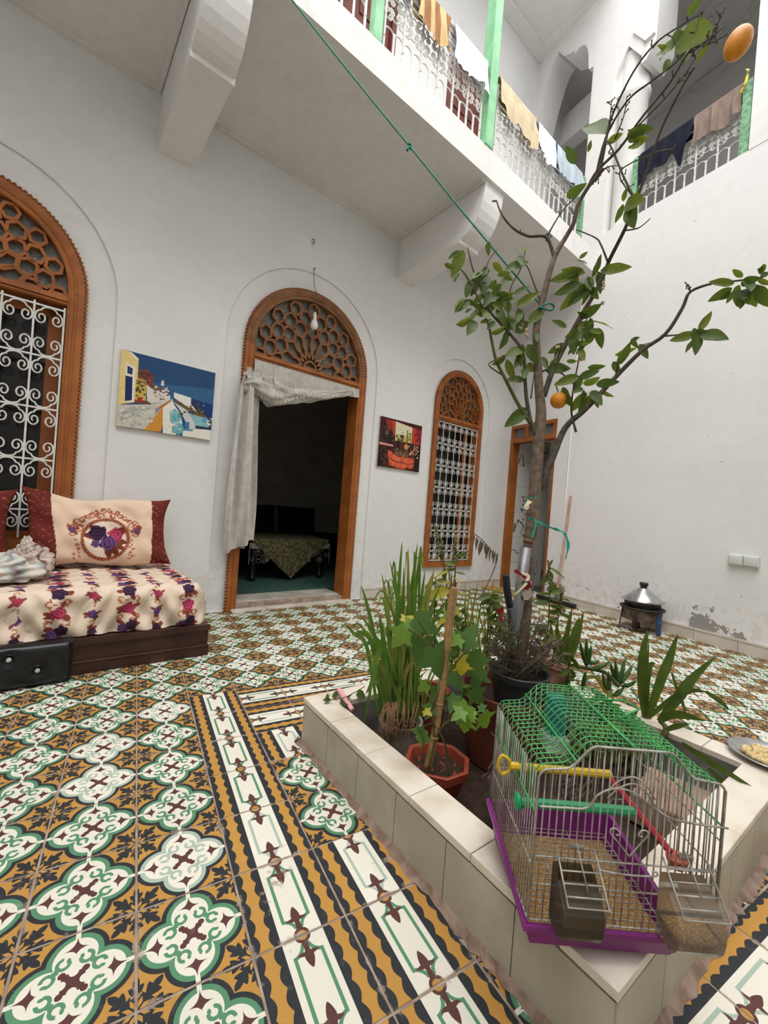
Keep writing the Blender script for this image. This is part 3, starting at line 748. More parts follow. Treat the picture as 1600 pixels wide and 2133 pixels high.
q.grid(24, 24, soilz); q.build('soil', M_SOIL, pln, smooth='all')
q = MB()   # rough mortar fillet at the foot of the planter
def fil(L, f):
    n = 60; vs = []; fs = []
    for k in range(n + 1):
        t = -0.02 + (L + 0.04) * k / n; w_ = 0.010 + 0.016 * random.random(); vs += [f(t, 0.0, 0.010 + 0.006 * random.random()), f(t, -w_, 0.0)]
        if k: b0 = len(vs) - 4; fs.append((b0, b0 + 1, b0 + 3, b0 + 2))
    q.add(vs, fs)
fil(PLD, lambda t, o, z: (0.002 + o, -t, z)); fil(PLW, lambda t, o, z: (t, -PLD + 0.002 + o, z)); fil(PLW, lambda t, o, z: (t, -0.002 - o, z)); fil(PLD, lambda t, o, z: (PLW - 0.002 - o, -t, z))
q.build('mortar_fillet', plain('pinkish_mortar', (158, 136, 122), (126, 104, 90), 0.95, scale=30, bmp=0.7, bscale=90), pln)

M_TERRA = plain('terracotta_plastic', (150, 66, 44), (120, 50, 34), 0.5, scale=9)
M_BROWNPOT = plain('dark_brown_plastic', (112, 58, 44), (88, 44, 34), 0.5, scale=6)
M_BLACKPOT = plain('black_plastic', (44, 46, 48), (32, 34, 36), 0.45, scale=10)
M_GREENPOT = plain('dark_green_plastic', (38, 62, 52), (28, 46, 40), 0.45)
M_BUCKET = plain('dirty_white_plastic', (176, 168, 152), (110, 98, 82), 0.7, scale=14)
M_CLAY = plain('old_clay', (176, 128, 104), (132, 92, 72), 0.9, scale=12, bmp=0.4)
def pot(name, label, a, b_, z, r0, r1, h, mat, n=28, rim=0.012, ph=0.0, soil=0.75, M=None, soilmat=None):
    t = thing(name, label, 'pot', MP @ T(a, -b_, z) @ (M or I4))
    k = soil
    q = MB(); q.lathe([(r0, 0), (r1 * 0.985, h - rim * 2), (r1 + rim * 0.55, h - rim * 1.9), (r1 + rim * 0.7, h - 0.002), (r1 + rim * 0.4, h), (r1 - rim * 0.35, h - 0.003), (r0 + (r1 - r0) * k - 0.006, h * k)], n, ph=ph)
    q.build('body', mat, t, smooth=True)
    q = MB(); rs = r0 + (r1 - r0) * (k + 0.02) - 0.004
    q.grid(10, 10, lambda u, v: ((lambda x, y: (x * rs, y * rs, h * (k + 0.02) + 0.006 * math.sin(u * 20) * math.cos(v * 17)))(*(lambda a_, c_: (a_ * math.sqrt(max(0, 1 - c_ * c_ / 2)), c_ * math.sqrt(max(0, 1 - a_ * a_ / 2))))(u * 2 - 1, v * 2 - 1))))
    q.build('soil', soilmat or M_SOIL, t, smooth='all'); return t
octp = pot('octagonal_pot', 'octagonal terracotta pot with ivy and a cane', 0.222, 0.495, 0.013, 0.062, 0.094, 0.125, M_TERRA, 8, 0.014, 0.3)
brnp = pot('tall_brown_pot', 'big dark brown pot holding the black pot', 0.60, 0.45, 0.013, 0.125, 0.158, 0.262, M_BROWNPOT, 36, 0.016, soil=0.72)
blkp = pot('black_pot', 'black plastic pot of dried lavender set in the big brown pot', 0.575, 0.52, 0.21, 0.072, 0.098, 0.155, M_BLACKPOT, 32, 0.011, soil=0.80)
grnp = pot('dark_green_pot', 'small dark green pot beside the purple cage', 0.29, 0.735, 0.013, 0.052, 0.072, 0.10, M_GREENPOT, 28, 0.008)
bckt = pot('paint_bucket', 'dirty white bucket full of tall green grass', 0.262, 0.262, 0.013, 0.062, 0.074, 0.135, M_BUCKET, 28, 0.01)
trp2 = pot('terracotta_pot', 'round terracotta pot behind the ivy', 0.43, 0.225, 0.013, 0.05, 0.07, 0.20, M_TERRA, 28, 0.014)
clay = pot('clay_pot', 'chipped old clay pot with succulents at the far side of the planter', 0.962, 0.40, 0.178, 0.052, 0.075, 0.115, M_CLAY, 20, 0.012, M=RY(0.25))
q = MB(); q.rbox(-0.09, 0.09, -0.07, 0.07, 0, 0.145, 0.006); t = thing('concrete_block', 'grey block under the chipped clay pot', 'block', MP @ T(0.955, -0.40, 0.012)); q.build('block_body', M_CEMENT, t)
tbx = thing('clay_trough', 'pale terracotta slab seen through the right side of the cage', 'trough', MP @ T(0.80, -0.93, 0.012) @ RZ(0.15))
q = MB(); q.rbox(-0.11, 0.11, -0.085, 0.085, 0, 0.085, 0.006); q.build('slab_body', plain('pale_dusty_clay', (168, 136, 116), (140, 110, 92), 0.9, scale=10), tbx)

# ---------------------------------------------------------------- plant pieces
def leafy(name, c, c2, rough=0.45, back=None, scale=18):
    m = plain(name, c, c2, rough, 0, 0.4, scale); b = m.node_tree.nodes['Principled BSDF']
    t = NT(m); tr = t.node('ShaderNodeBsdfTranslucent'); tr.inputs[0].default_value = lin((min(255, c[0] * 1.35), min(255, c[1] * 1.3), c[2])) + (1,)
    mx_ = t.node('ShaderNodeMixShader'); mx_.inputs[0].default_value = 0.32; t.l.new(b.outputs[0], mx_.inputs[1]); t.l.new(tr.outputs[0], mx_.inputs[2]); t.l.new(mx_.outputs[0], t.n['Material Output'].inputs[0]); return m
M_LEAF = leafy('lemon_leaf_green', (100, 116, 42), (76, 96, 34), 0.5)
M_LEAF2 = leafy('dark_leaf_green', (78, 98, 40), (58, 78, 32), 0.5)
M_IVY = leafy('ivy_green', (88, 122, 62), (62, 96, 48), 0.4, scale=30)
M_IVYL = leafy('pale_ivy_green', (124, 158, 66), (92, 130, 50), 0.4, scale=30)
M_GRASS = leafy('grass_green', (96, 134, 54), (70, 108, 40), 0.45)
M_GRASSY = leafy('yellowing_grass', (150, 150, 80), (112, 126, 58), 0.5)
M_YLEAF = leafy('yellow_leaf', (182, 168, 62), (140, 140, 48), 0.5)
M_DRY = leafy('dry_grey_twig', (122, 108, 100), (88, 76, 70), 0.9)
M_STEM = leafy('plant_stem', (104, 110, 62), (84, 84, 50), 0.7)
M_BARK = plain('grey_brown_bark', (122, 106, 90), (92, 78, 64), 0.85, scale=30, bmp=0.5, bscale=70)
M_TWIG = plain('dark_twig_bark', (92, 84, 72), (66, 60, 50), 0.85, scale=40)
M_BAMBOO = plain('dry_cane', (186, 150, 100), (140, 106, 68), 0.6, scale=14, bmp=0.2)
def leaf_mesh(name, mat, wr=0.42, curl=0.12, fold=0.10, n=8):
    q = MB()
    def f(u, v):
        w_ = wr / 2 * (math.sin(PI * u ** 0.85) ** 0.8 if 0 < u < 1 else 0.0) * (1.0 - 0.15 * u) + 0.004
        s = (v - 0.5) * 2
        return (u, s * w_, -curl * u * u + fold * abs(s) * w_ * 2 + 0.015 * math.sin(u * 14) * abs(s))
    q.grid(n, 4, f); return q.mesh(name, mat, 'all', False)
LM = [leaf_mesh('leaf', M_LEAF, 0.46, 0.16), leaf_mesh('leaf', M_LEAF2, 0.42, 0.05, 0.16), leaf_mesh('leaf', M_LEAF, 0.38, -0.1, 0.2), leaf_mesh('leaf', M_LEAF2, 0.5, 0.25, 0.1)]
def place_leaf(me, parent, p0, p1, name='leaf', tilt=None, face=None):
    x = (p1 - p0); L = x.length; x = x / L
    nrm = face or (CAM - p0).normalized() * 0.55 + Vector((0, 0, 0.75))
    nrm = nrm - x * nrm.dot(x)
    if nrm.length < 1e-4: nrm = x.orthogonal()
    nrm.normalize(); nrm = Matrix.Rotation(tilt if tilt is not None else random.gauss(0, 0.5), 3, x) @ nrm
    y = nrm.cross(x)
    M = Matrix(((x.x * L, y.x * L, nrm.x * L, p0.x), (x.y * L, y.y * L, nrm.y * L, p0.y), (x.z * L, y.z * L, nrm.z * L, p0.z), (0, 0, 0, 1)))
    return inst(name, me, parent, parent.matrix_world.inverted() @ M)
def blade(parent, pts, wdt, mat, name='blade', n=4):
    P = spline(pts, n); N = len(P); vs = []; fs = []
    for i, p in enumerate(P):
        t = (P[min(i + 1, N - 1)] - P[max(i - 1, 0)]).normalized(); s = t.cross((p - CAM).normalized() + Vector((0, 0, 0.4)))
        s = s.normalized() if s.length > 1e-6 else Vector((1, 0, 0)); u = i / (N - 1)
        w_ = wdt * (0.55 + 0.45 * math.sin(min(1, u * 1.7) * PI / 2)) * (1 - max(0, (u - 0.45) / 0.55) ** 1.6) / 2 + 0.0002
        d = t.cross(s) * w_ * 0.35
        vs += [p - s * w_ + d, p, p + s * w_ + d]
        if i: b0 = 3 * (i - 1); fs += [(b0, b0 + 1, b0 + 4, b0 + 3), (b0 + 1, b0 + 2, b0 + 5, b0 + 4)]
    inv = parent.matrix_world.inverted(); q = MB(); q.add([inv @ v for v in vs], fs); return q.build(name, mat, parent, smooth='all', fixn=False)
def wtube(parent, name, pts, r, mat, n=6, sp=5, label=None):
    P = spline(pts, sp) if sp > 1 else [Vector(p) for p in pts]
    if isinstance(r, (tuple, list)):
        N = len(P); rr = []
        for i in range(N):
            t = i / (N - 1) * (len(r) - 1); k = min(int(t), len(r) - 2); rr.append(r[k] + (r[k + 1] - r[k]) * (t - k))
        r = rr
    inv = parent.matrix_world.inverted(); q = MB(); q.tube([inv @ p for p in P], r, n); return q.build(name, mat, parent, smooth='all', label=label)
def W(a, b_, z): return MP @ Vector((a, -b_, z))

# tall grass in the bucket
gr = thing('grass_clump', 'tall bright green grass growing from the dirty bucket', 'grass', MP @ T(0.262, -0.262, 0.12))
random.seed(21)
tips = [(838, 1128), (850, 1140), (870, 1130), (812, 1168), (795, 1195), (752, 1218), (790, 1280), (750, 1280), (740, 1330), (730, 1312), (770, 1360), (875, 1165), (885, 1190), (905, 1185), (830, 1205), (860, 1205), (770, 1345), (762, 1445), (745, 1520), (790, 1540), (778, 1395), (720, 1300), (920, 1215), (940, 1240), (825, 1240), (845, 1260), (890, 1240), (805, 1300), (765, 1405), (880, 1290), (910, 1300), (755, 1382), (866, 1180), (842, 1180), (930, 1290), (800, 1235)]
for k, (tx, ty) in enumerate(tips):
    bx = 835 + (tx - 835) * 0.22 + random.uniform(-22, 22); by = 1492 + random.uniform(-6, 8); d0 = 1.47 + random.uniform(-0.05, 0.05); d1 = d0 + random.uniform(-0.12, 0.08)
    p0 = at(bx, by, d0); p3 = at(tx, ty, d1)
    mx_, my_ = bx + (tx - bx) * 0.35, by + (ty - by) * (0.55 if ty < 1300 else 0.75)
    if ty > 1300: my_ = min(my_, by - 90 - random.uniform(0, 60))
    blade(gr, [p0, at(mx_, my_, (d0 + d1) / 2), at(bx + (tx - bx) * 0.75, by + (ty - by) * (0.86 if ty < 1300 else 0.9) - (30 if ty > 1300 else 0), d1), p3], random.uniform(0.010, 0.019), M_GRASS if random.random() < 0.8 else M_GRASSY)
for k in range(46):
    bx = 838 + random.gauss(0, 22); tx = bx + random.gauss(-6, 34); ty = random.uniform(1290, 1430); d0 = 1.47 + random.uniform(-0.06, 0.06)
    blade(gr, [at(bx, 1490 + random.uniform(0, 14), d0), at(bx + (tx - bx) * 0.4, 1490 + (ty - 1490) * 0.55, d0), at(tx, ty, d0 + random.uniform(-0.06, 0.06))], random.uniform(0.005, 0.011), M_GRASS if random.random() < 0.6 else M_GRASSY)
for k in range(44):
    bx = 838 + random.gauss(0, 24); tx = random.uniform(745, 930); ty = random.uniform(1170, 1420); d0 = 1.48 + random.uniform(-0.08, 0.08); d1 = d0 + random.uniform(-0.1, 0.1)
    blade(gr, [at(bx, 1488, d0), at(bx + (tx - bx) * 0.25, 1488 + (ty - 1488) * 0.6, d0), at(bx + (tx - bx) * 0.7, ty + 12 - 0.15 * (1488 - ty), d1), at(tx, ty + (30 if k % 3 == 0 else 0), d1)], random.uniform(0.005, 0.010), M_GRASS if k % 3 else M_GRASSY)
for k in range(26):   # drooping dry roots over the bucket
    bx = 825 + random.gauss(0, 16); d0 = 1.42
    blade(gr, [at(bx, 1462, d0), at(bx + random.gauss(-4, 5), 1492, d0 - 0.02), at(bx + random.gauss(-6, 9), 1535 + random.uniform(-10, 15), d0 - 0.02)], 0.004, plain('dry_root', (150, 112, 84), (120, 84, 62), 0.9) if k == 0 else bpy.data.materials['dry_root'], 'dry_root')

# ivy on its cane
iv = thing('ivy', 'lobed ivy climbing the leaning cane', 'ivy', MP @ T(0.222, -0.495, 0.10))
def ivy_mesh(mat):
    pts = [(0, 0), (-0.10, 0.12), (-0.14, 0.34), (0.06, 0.34), (0.16, 0.40), (0.34, 0.68), (0.42, 0.46), (0.46, 0.26), (0.66, 0.24), (1.05, 0.0)]
    out = pts + [(x, -y) for x, y in reversed(pts[1:-1])]
    q = MB(); n = len(out); c = (0.36, 0, 0.0)
    vs = [c] + [(x, y, 0.10 * abs(y) - 0.12 * x * x) for x, y in out]
    q.add(vs, [(0, i + 1, (i + 1) % n + 1) for i in range(n)]); return q.mesh('leaf', mat, 'all', False)
IVM = [ivy_mesh(M_IVY), ivy_mesh(M_IVYL), ivy_mesh(M_YLEAF)]
IV = [(905, 1350, 925, 1420, 0, 1.22), (868, 1288, 915, 1322, 0, 1.26), (862, 1300, 830, 1310, 1, 1.26), (845, 1312, 815, 1350, 1, 1.25), (880, 1330, 870, 1395, 0, 1.28), (965, 1345, 990, 1300, 0, 1.30), (960, 1330, 935, 1345, 1, 1.30), (965, 1385, 962, 1410, 2, 1.25), (955, 1370, 975, 1395, 2, 1.26), (985, 1360, 1000, 1420, 0, 1.33), (890, 1425, 868, 1440, 1, 1.25), (950, 1450, 935, 1485, 0, 1.24), (975, 1470, 950, 1510, 1, 1.2), (965, 1480, 940, 1500, 1, 1.2), (975, 1490, 995, 1480, 1, 1.2), (970, 1495, 965, 1530, 1, 1.2), (1005, 1490, 1018, 1520, 1, 1.2), (880, 1520, 875, 1555, 0, 1.2), (870, 1528, 895, 1545, 0, 1.2), (985, 1440, 1010, 1470, 0, 1.3), (1000, 1470, 1015, 1490, 0, 1.28), (920, 1440, 890, 1470, 0, 1.26), (900, 1470, 885, 1500, 0, 1.24), (885, 1480, 900, 1490, 2, 1.22), (930, 1290, 950, 1270, 1, 1.33), (842, 1295, 862, 1280, 2, 1.28), (1000, 1395, 985, 1440, 0, 1.35), (940, 1400, 965, 1440, 0, 1.3)]
for k, (x0, y0, x1, y1, mi, d) in enumerate(IV):
    place_leaf(IVM[mi], iv, at(x0, y0, d), at(x0 + (x1 - x0) * 1.0, y0 + (y1 - y0) * 1.0, d + random.uniform(-0.03, 0.03)), tilt=random.gauss(0, 0.25), face=(CAM - at(x0, y0, d)).normalized() + Vector((0, 0, 0.35)))
for pts in ([(893, 1600), (905, 1540), (900, 1480), (918, 1420), (905, 1350), (870, 1290)], [(905, 1540), (930, 1505), (975, 1490), (1010, 1490)], [(918, 1420), (950, 1380), (975, 1350)], [(935, 1620), (930, 1560), (905, 1510), (880, 1515)], [(918, 1410), (890, 1340), (850, 1310)]):
    wtube(iv, 'stem', [at(x, y, 1.235) for x, y in pts], 0.0032, M_STEM)
cane = thing('bamboo_cane', 'dry cane leaning out of the octagonal pot', 'cane', MP @ T(0.222, -0.495, 0.10))
wtube(cane, 'shaft', [at(890, 1600, 1.25), at(905, 1535, 1.245), at(922, 1420, 1.24), at(934, 1320, 1.23), at(942, 1250, 1.22), at(946, 1222, 1.22)], [0.012, 0.0118, 0.0115, 0.012, 0.0125, 0.011], M_BAMBOO, 10)
for (x, y) in ((905, 1535), (915, 1465), (927, 1370), (936, 1300)):
    q = MB(); inv = cane.matrix_world.inverted(); c = at(x, y, 1.243); dirv = (at(946, 1222, 1.22) - at(890, 1600, 1.25)).normalized()
    q.tube([inv @ (c - dirv * 0.004), inv @ c, inv @ (c + dirv * 0.004)], [0.0122, 0.0140, 0.0122], 10); q.build('node_ring', M_BAMBOO, cane, smooth='all')
q = MB(); inv = cane.matrix_world.inverted()
for k in range(5):
    a = k * 1.25; q.tube([inv @ at(943 + 3 * math.cos(a), 1250, 1.22), inv @ at(945 + 6 * math.cos(a), 1212 - 10 * (k % 3), 1.22 + 0.008 * math.sin(a))], [0.006, 0.001], 4)
q.build('splinter', plain('grey_cane_end', (128, 108, 88), (98, 80, 62), 0.9), cane)

# basil-like flowering stems
def herb(label, stem, leaves, d, col=M_LEAF, lens=26, spike=None, name='herb'):
    t = thing(name, label, 'plant', Matrix.Translation(at(*stem[0], d)))
    wtube(t, 'stem', [at(x, y, d) for x, y in stem], [0.004, 0.002], M_STEM)
    for k in range(leaves):
        u = 0.15 + 0.85 * k / max(1, leaves); i = min(len(stem) - 2, int(u * (len(stem) - 1))); f = u * (len(stem) - 1) - i
        x = stem[i][0] + (stem[i + 1][0] - stem[i][0]) * f; y = stem[i][1] + (stem[i + 1][1] - stem[i][1]) * f
        a = random.uniform(0, 2 * PI); L = lens * random.uniform(0.6, 1.15)
        place_leaf(random.choice(LM) if col is M_LEAF else col, t, at(x, y, d), at(x + L * math.cos(a), y + L * (0.25 + 0.6 * math.sin(a)), d + random.uniform(-0.03, 0.03)))
    if spike:
        q = MB(); inv = t.matrix_world.inverted(); (x0, y0), (x1, y1) = spike
        for k in range(46):
            u = random.random(); p = inv @ at(x0 + (x1 - x0) * u + random.gauss(0, 3.5 * (1.2 - u)), y0 + (y1 - y0) * u, d + random.gauss(0, 0.005)); q.ell(p, 0.004, 0.004, 0.0055, 6, 4)
        q.build('seed_head', plain('olive_seed_head', (120, 118, 70), (92, 84, 52), 0.9) if 'olive_seed_head' not in bpy.data.materials else bpy.data.materials['olive_seed_head'], t, smooth='all')
    return t
random.seed(5)
h1 = herb('flowering basil stem rising before the small window', [(950, 1400), (940, 1290), (928, 1200), (918, 1120)], 16, 1.55, spike=((920, 1160), (908, 1098)))
herb('second basil stem beside the small window', [(955, 1400), (952, 1290), (948, 1200), (952, 1150)], 18, 1.58, spike=((946, 1170), (950, 1118)))
yl = leaf_mesh('leaf', M_YLEAF, 0.45, 0.1)
herb('hanging yellow leaves on a wilted stem beside the cane', [(945, 1300), (938, 1235), (935, 1180)], 10, 1.5, yl, 46)
herb('leafy green mint patch behind the ivy', [(1010, 1420), (1015, 1340), (1020, 1260), (1025, 1235)], 34, 1.62, lens=30)
herb('bushy green mint stem left of the grey pipe', [(1040, 1400), (1035, 1320), (1032, 1255)], 30, 1.66, lens=28)
herb('small green stem beside the grass', [(905, 1380), (905, 1270), (908, 1200)], 10, 1.55, lens=28)
herb('tall basil with pink seed head right of the trunk', [(1120, 1400), (1140, 1320), (1145, 1240), (1146, 1170)], 26, 1.85, lens=34, spike=((1146, 1235), (1142, 1168)))
herb('low basil with drooping leaves right of the trunk', [(1150, 1380), (1160, 1320), (1165, 1260), (1170, 1225)], 16, 1.85, lens=30, spike=((1166, 1275), (1172, 1228)))
herb('short leafy plant behind the cage', [(1190, 1450), (1185, 1400), (1190, 1360)], 22, 1.7, lens=28)
herb('green weed inside the planter under the cage roof', [(1250, 1560), (1260, 1500), (1265, 1450)], 34, 1.5, lens=58)
herb('green weed low behind the purple tray', [(1210, 1600), (1225, 1540), (1235, 1500)], 30, 1.4, lens=55)
herb('small weed in the dark green pot', [(1060, 1680), (1052, 1655), (1048, 1640)], 16, 1.2, lens=16)
herb('bright mint stem behind the yellow leaves', [(975, 1400), (972, 1330), (968, 1270)], 28, 1.62, lens=26)
herb('tangled green weeds before the black pot', [(1000, 1430), (990, 1390), (985, 1350)], 26, 1.45, lens=26)
herb('dense leafy weeds at the foot of the trunk', [(1120, 1430), (1125, 1380), (1130, 1345)], 30, 1.72, lens=24)
herb('low weeds between the brown pot and the ivy', [(960, 1500), (965, 1450), (960, 1420)], 22, 1.4, lens=24)
herb('trailing weeds under the cage roof at the back', [(1300, 1580), (1310, 1530), (1300, 1490)], 30, 1.45, lens=50)
# reed stalks behind the grass
rd = thing('reed_clump', 'thin upright reeds behind the ivy', 'reeds', MP @ T(0.55, -0.2, 0.05))
for k in range(46):
    bx = random.uniform(920, 1030); tx = bx + random.gauss(0, 26); ty = random.uniform(1190, 1330); d = random.uniform(1.68, 1.85)
    blade(rd, [at(bx, 1420, d), at(bx + (tx - bx) * 0.4, (1420 + ty) / 2, d), at(tx, ty, d)], random.uniform(0.004, 0.009), M_GRASSY if random.random() < 0.55 else M_GRASS)
# arching dry fern stalk
dfk = thing('dry_stalk', 'dry arching stalk with hanging pods before the right door', 'stalk', MP @ T(0.6, -0.2, 0.05))
pp = [(1000, 1250), (1035, 1170), (1025, 1150), (1005, 1125), (988, 1112)]
wtube(dfk, 'stem', [at(x, y, 1.8) for x, y in pp], 0.0022, M_DRY)
for k in range(12): 
    x = 990 + 4.2 * k; y = 1114 + 3.4 * k; place_leaf(LM[1] if False else leaf_mesh('dry_leaf', M_DRY, 0.2) if k == 0 else bpy.data.meshes['dry_leaf'], dfk, at(x, y, 1.8), at(x - 5 + random.uniform(-4, 4), y + 24 + random.uniform(-6, 10), 1.8), 'dry_leaf')

# dried lavender in the black pot and in the green pot
def dry_bush(label, cx, cy, d, n, spread, h, z0):
    t = thing('dried_shrub', label, 'shrub', Matrix.Translation(at(cx, cy, d))); inv = t.matrix_world.inverted()
    for k in range(n):
        a = random.uniform(-1.25, 1.25); L = h * random.uniform(0.5, 1.0); q = MB()
        x1 = cx + spread * math.sin(a) * random.uniform(0.6, 1.0); y1 = cy - L * max(0.25, math.cos(a)); dd = d + random.uniform(-0.08, 0.08)
        pts = [at(cx + random.gauss(0, spread * 0.12), cy, d), at(cx + (x1 - cx) * 0.5, cy + (y1 - cy) * 0.6, (d + dd) / 2), at(x1, y1, dd)]
        P = spline(pts, 4); q.tube([inv @ p for p in P], [0.0026 - 0.0018 * i / (len(P) - 1) for i in range(len(P))], 4)
        for j in range(12):
            i = random.randint(3, len(P) - 1); p = P[i]; dv = Vector((random.gauss(0, 1), random.gauss(0, 1), random.gauss(0.1, 1))).normalized() * random.uniform(0.014, 0.032)
            q.tube([inv @ p, inv @ (p + dv)], [0.0024, 0.001], 3)
        q.build('twig', M_DRY if k % 4 else M_STEM, t)
    return t
dry_bush('grey dried lavender in the black pot', 1085, 1412, 1.48, 60, 112, 160, 0)
dry_bush('withered grey plant in the dark green pot', 1040, 1690, 1.17, 12, 42, 170, 0)
dry_bush('withered grey stems under the cage', 1200, 1690, 1.25, 12, 60, 80, 0)

# long-leaved lily on the right and spiky leaves behind it
ly = thing('crinum_lily', 'long strap-leaved lily arching over the right coping', 'plant', MP @ T(0.95, -0.70, 0.02))
for pts, wd, d0, d1 in (([(1345, 1500), (1338, 1430), (1340, 1360), (1350, 1310)], 0.034, 1.62, 1.6), ([(1348, 1500), (1375, 1420), (1395, 1370), (1412, 1320)], 0.034, 1.62, 1.6), ([(1346, 1500), (1348, 1420), (1355, 1385), (1366, 1382)], 0.022, 1.62, 1.62), ([(1349, 1495), (1348, 1420), (1352, 1330)], 0.010, 1.64, 1.64), ([(1375, 1500), (1410, 1455), (1440, 1415), (1492, 1366)], 0.036, 1.55, 1.5), ([(1350, 1495), (1400, 1455), (1440, 1438), (1475, 1442)], 0.022, 1.58, 1.5), ([(1372, 1502), (1400, 1488), (1430, 1490), (1470, 1502)], 0.03, 1.5, 1.42), ([(1388, 1520), (1410, 1512), (1435, 1508)], 0.02, 1.48, 1.45), ([(1420, 1548), (1470, 1580), (1510, 1605), (1590, 1655)], 0.024, 1.36, 1.22), ([(1475, 1600), (1510, 1630), (1550, 1660), (1592, 1692)], 0.02, 1.3, 1.2), ([(1400, 1402), (1412, 1440), (1424, 1470), (1430, 1500)], 0.012, 1.56, 1.5), ([(1470, 1440), (1500, 1460), (1520, 1480)], 0.018, 1.5, 1.46)):
    N = len(pts); blade(ly, [at(x, y, d0 + (d1 - d0) * i / (N - 1)) for i, (x, y) in enumerate(pts)], wd, M_LEAF2, n=5)
wtube(ly, 'stem', [W(0.95, 0.70, 0.01), at(1346, 1520, 1.62), at(1345, 1490, 1.62)], [0.014, 0.01], M_STEM)
wtube(ly, 'stem', [W(0.95, 0.75, 0.01), at(1385, 1530, 1.5), at(1375, 1502, 1.54)], [0.012, 0.008], M_STEM)
sk = thing('iris_leaves', 'upright sword leaves behind the clay pot', 'plant', MP @ T(0.98, -0.25, 0.02))
for pts, d in (([(1175, 1390), (1180, 1330), (1192, 1265)], 2.0), ([(1172, 1392), (1195, 1320), (1208, 1285)], 2.0), ([(1170, 1390), (1162, 1330), (1160, 1300)], 2.0), ([(1178, 1395), (1200, 1340), (1216, 1272)], 2.0), ([(1160, 1380), (1172, 1340), (1185, 1310)], 2.02), ([(1165, 1380), (1150, 1330), (1148, 1300)], 2.02)):
    blade(sk, [at(x, y, d) for x, y in pts], 0.026, M_LEAF2)
su = thing('succulent', 'finger-leaved succulent trailing beyond the cage', 'succulent', MP @ T(1.0, -0.42, 0.27))
wtube(su, 'stem', [at(1185, 1385, 1.72), at(1225, 1392, 1.72), at(1262, 1402, 1.7), at(1290, 1430, 1.68)], 0.008, M_STEM)
wtube(su, 'stem', [at(1215, 1415, 1.72), at(1240, 1410, 1.72), at(1262, 1440, 1.7), at(1275, 1450, 1.7)], 0.007, M_YLEAF)
for x0, y0, x1, y1 in ((1222, 1388, 1208, 1335), (1222, 1385, 1222, 1330), (1224, 1385, 1232, 1345), (1228, 1380, 1248, 1375), (1285, 1425, 1272, 1380), (1288, 1425, 1282, 1375), (1290, 1425, 1302, 1370), (1292, 1425, 1320, 1382), (1265, 1440, 1255, 1400), (1270, 1440, 1268, 1398), (1295, 1430, 1326, 1418), (1280, 1445, 1300, 1432), (1220, 1400, 1212, 1440), (1230, 1395, 1270, 1378), (1275, 1448, 1296, 1440)):
    p0, p1 = at(x0, y0, 1.7), at(x1, y1, 1.7 + random.uniform(-0.04, 0.04)); m_ = p0.lerp(p1, 0.5) + Vector((0, 0, -0.006)); wtube(su, 'finger_leaf', [p0, m_, p1], [0.004, 0.0085, 0.0075, 0.002], M_IVY, 6, 3)
pk = thing('clothes_peg', 'pink plastic peg lying on the planter edge', 'peg', Matrix.Translation(at_z(718, 1450, 0.18)))
wtube(pk, 'body', [at_z(706, 1437, 0.186), at_z(716, 1452, 0.184), at_z(734, 1478, 0.178)], [0.010, 0.0105, 0.0075], plain('pink_plastic', (238, 170, 178), None, 0.4), 8)
wd_ = thing('weed_sprig', 'wilted green sprig lying over the planter edge', 'weed', Matrix.Translation(at_z(690, 1462, 0.175)))
wtube(wd_, 'stem', [at_z(678, 1466, 0.175), at_z(690, 1458, 0.185), at_z(720, 1452, 0.20), at(760, 1430, 1.5)], 0.0015, M_STEM, 4)
for x0, y0, x1, y1 in ((690, 1458, 672, 1458), (684, 1462, 680, 1445), (700, 1455, 698, 1438), (715, 1452, 722, 1470), (730, 1448, 718, 1462), (745, 1440, 760, 1455)): place_leaf(LM[1], wd_, at_z(x0, y0, 0.18), at_z(x1, y1, 0.185))

# ---------------------------------------------------------------- lemon tree
random.seed(11)
tree = thing('lemon_tree', 'tall thin lemon tree with two ripe fruits in the planter', 'tree', MP @ T(0.93, -0.22, 0.005))
TD = 1.93
def Dt(x, y):
    s = max(0.0, x - 1175); return max(1.15, TD - s * (0.0021 if y < 480 else 0.0011)) - max(0.0, (1130 - x)) * 0.0006
def tp(x, y, o=0.0): return at(x, y, Dt(x, y) + o)
def PXR(x, y, px): return px * 0.84 * Dt(x, y) / FPX
TR = [(1076, 1445, 17), (1084, 1360, 17), (1094, 1260, 16.5), (1102, 1160, 16), (1109, 1080, 15.5), (1116, 1000, 14.5), (1122, 920, 14), (1127, 860, 12.5), (1123, 810, 10.5), (1119, 740, 9), (1117, 690, 8.6), (1125, 645, 8), (1138, 595, 7.2), (1150, 550, 6.6), (1163, 520, 6), (1180, 492, 5.6), (1196, 462, 5.2), (1203, 430, 5), (1222, 395, 4.6), (1240, 372, 4.2), (1256, 350, 3.8)]
P = [tp(x, y) for x, y, r in TR]; P[0] = tree.matrix_world @ Vector((0, 0, 0))
wtube(tree, 'trunk', P, [PXR(x, y, r) for x, y, r in TR], M_BARK, 10, 4)
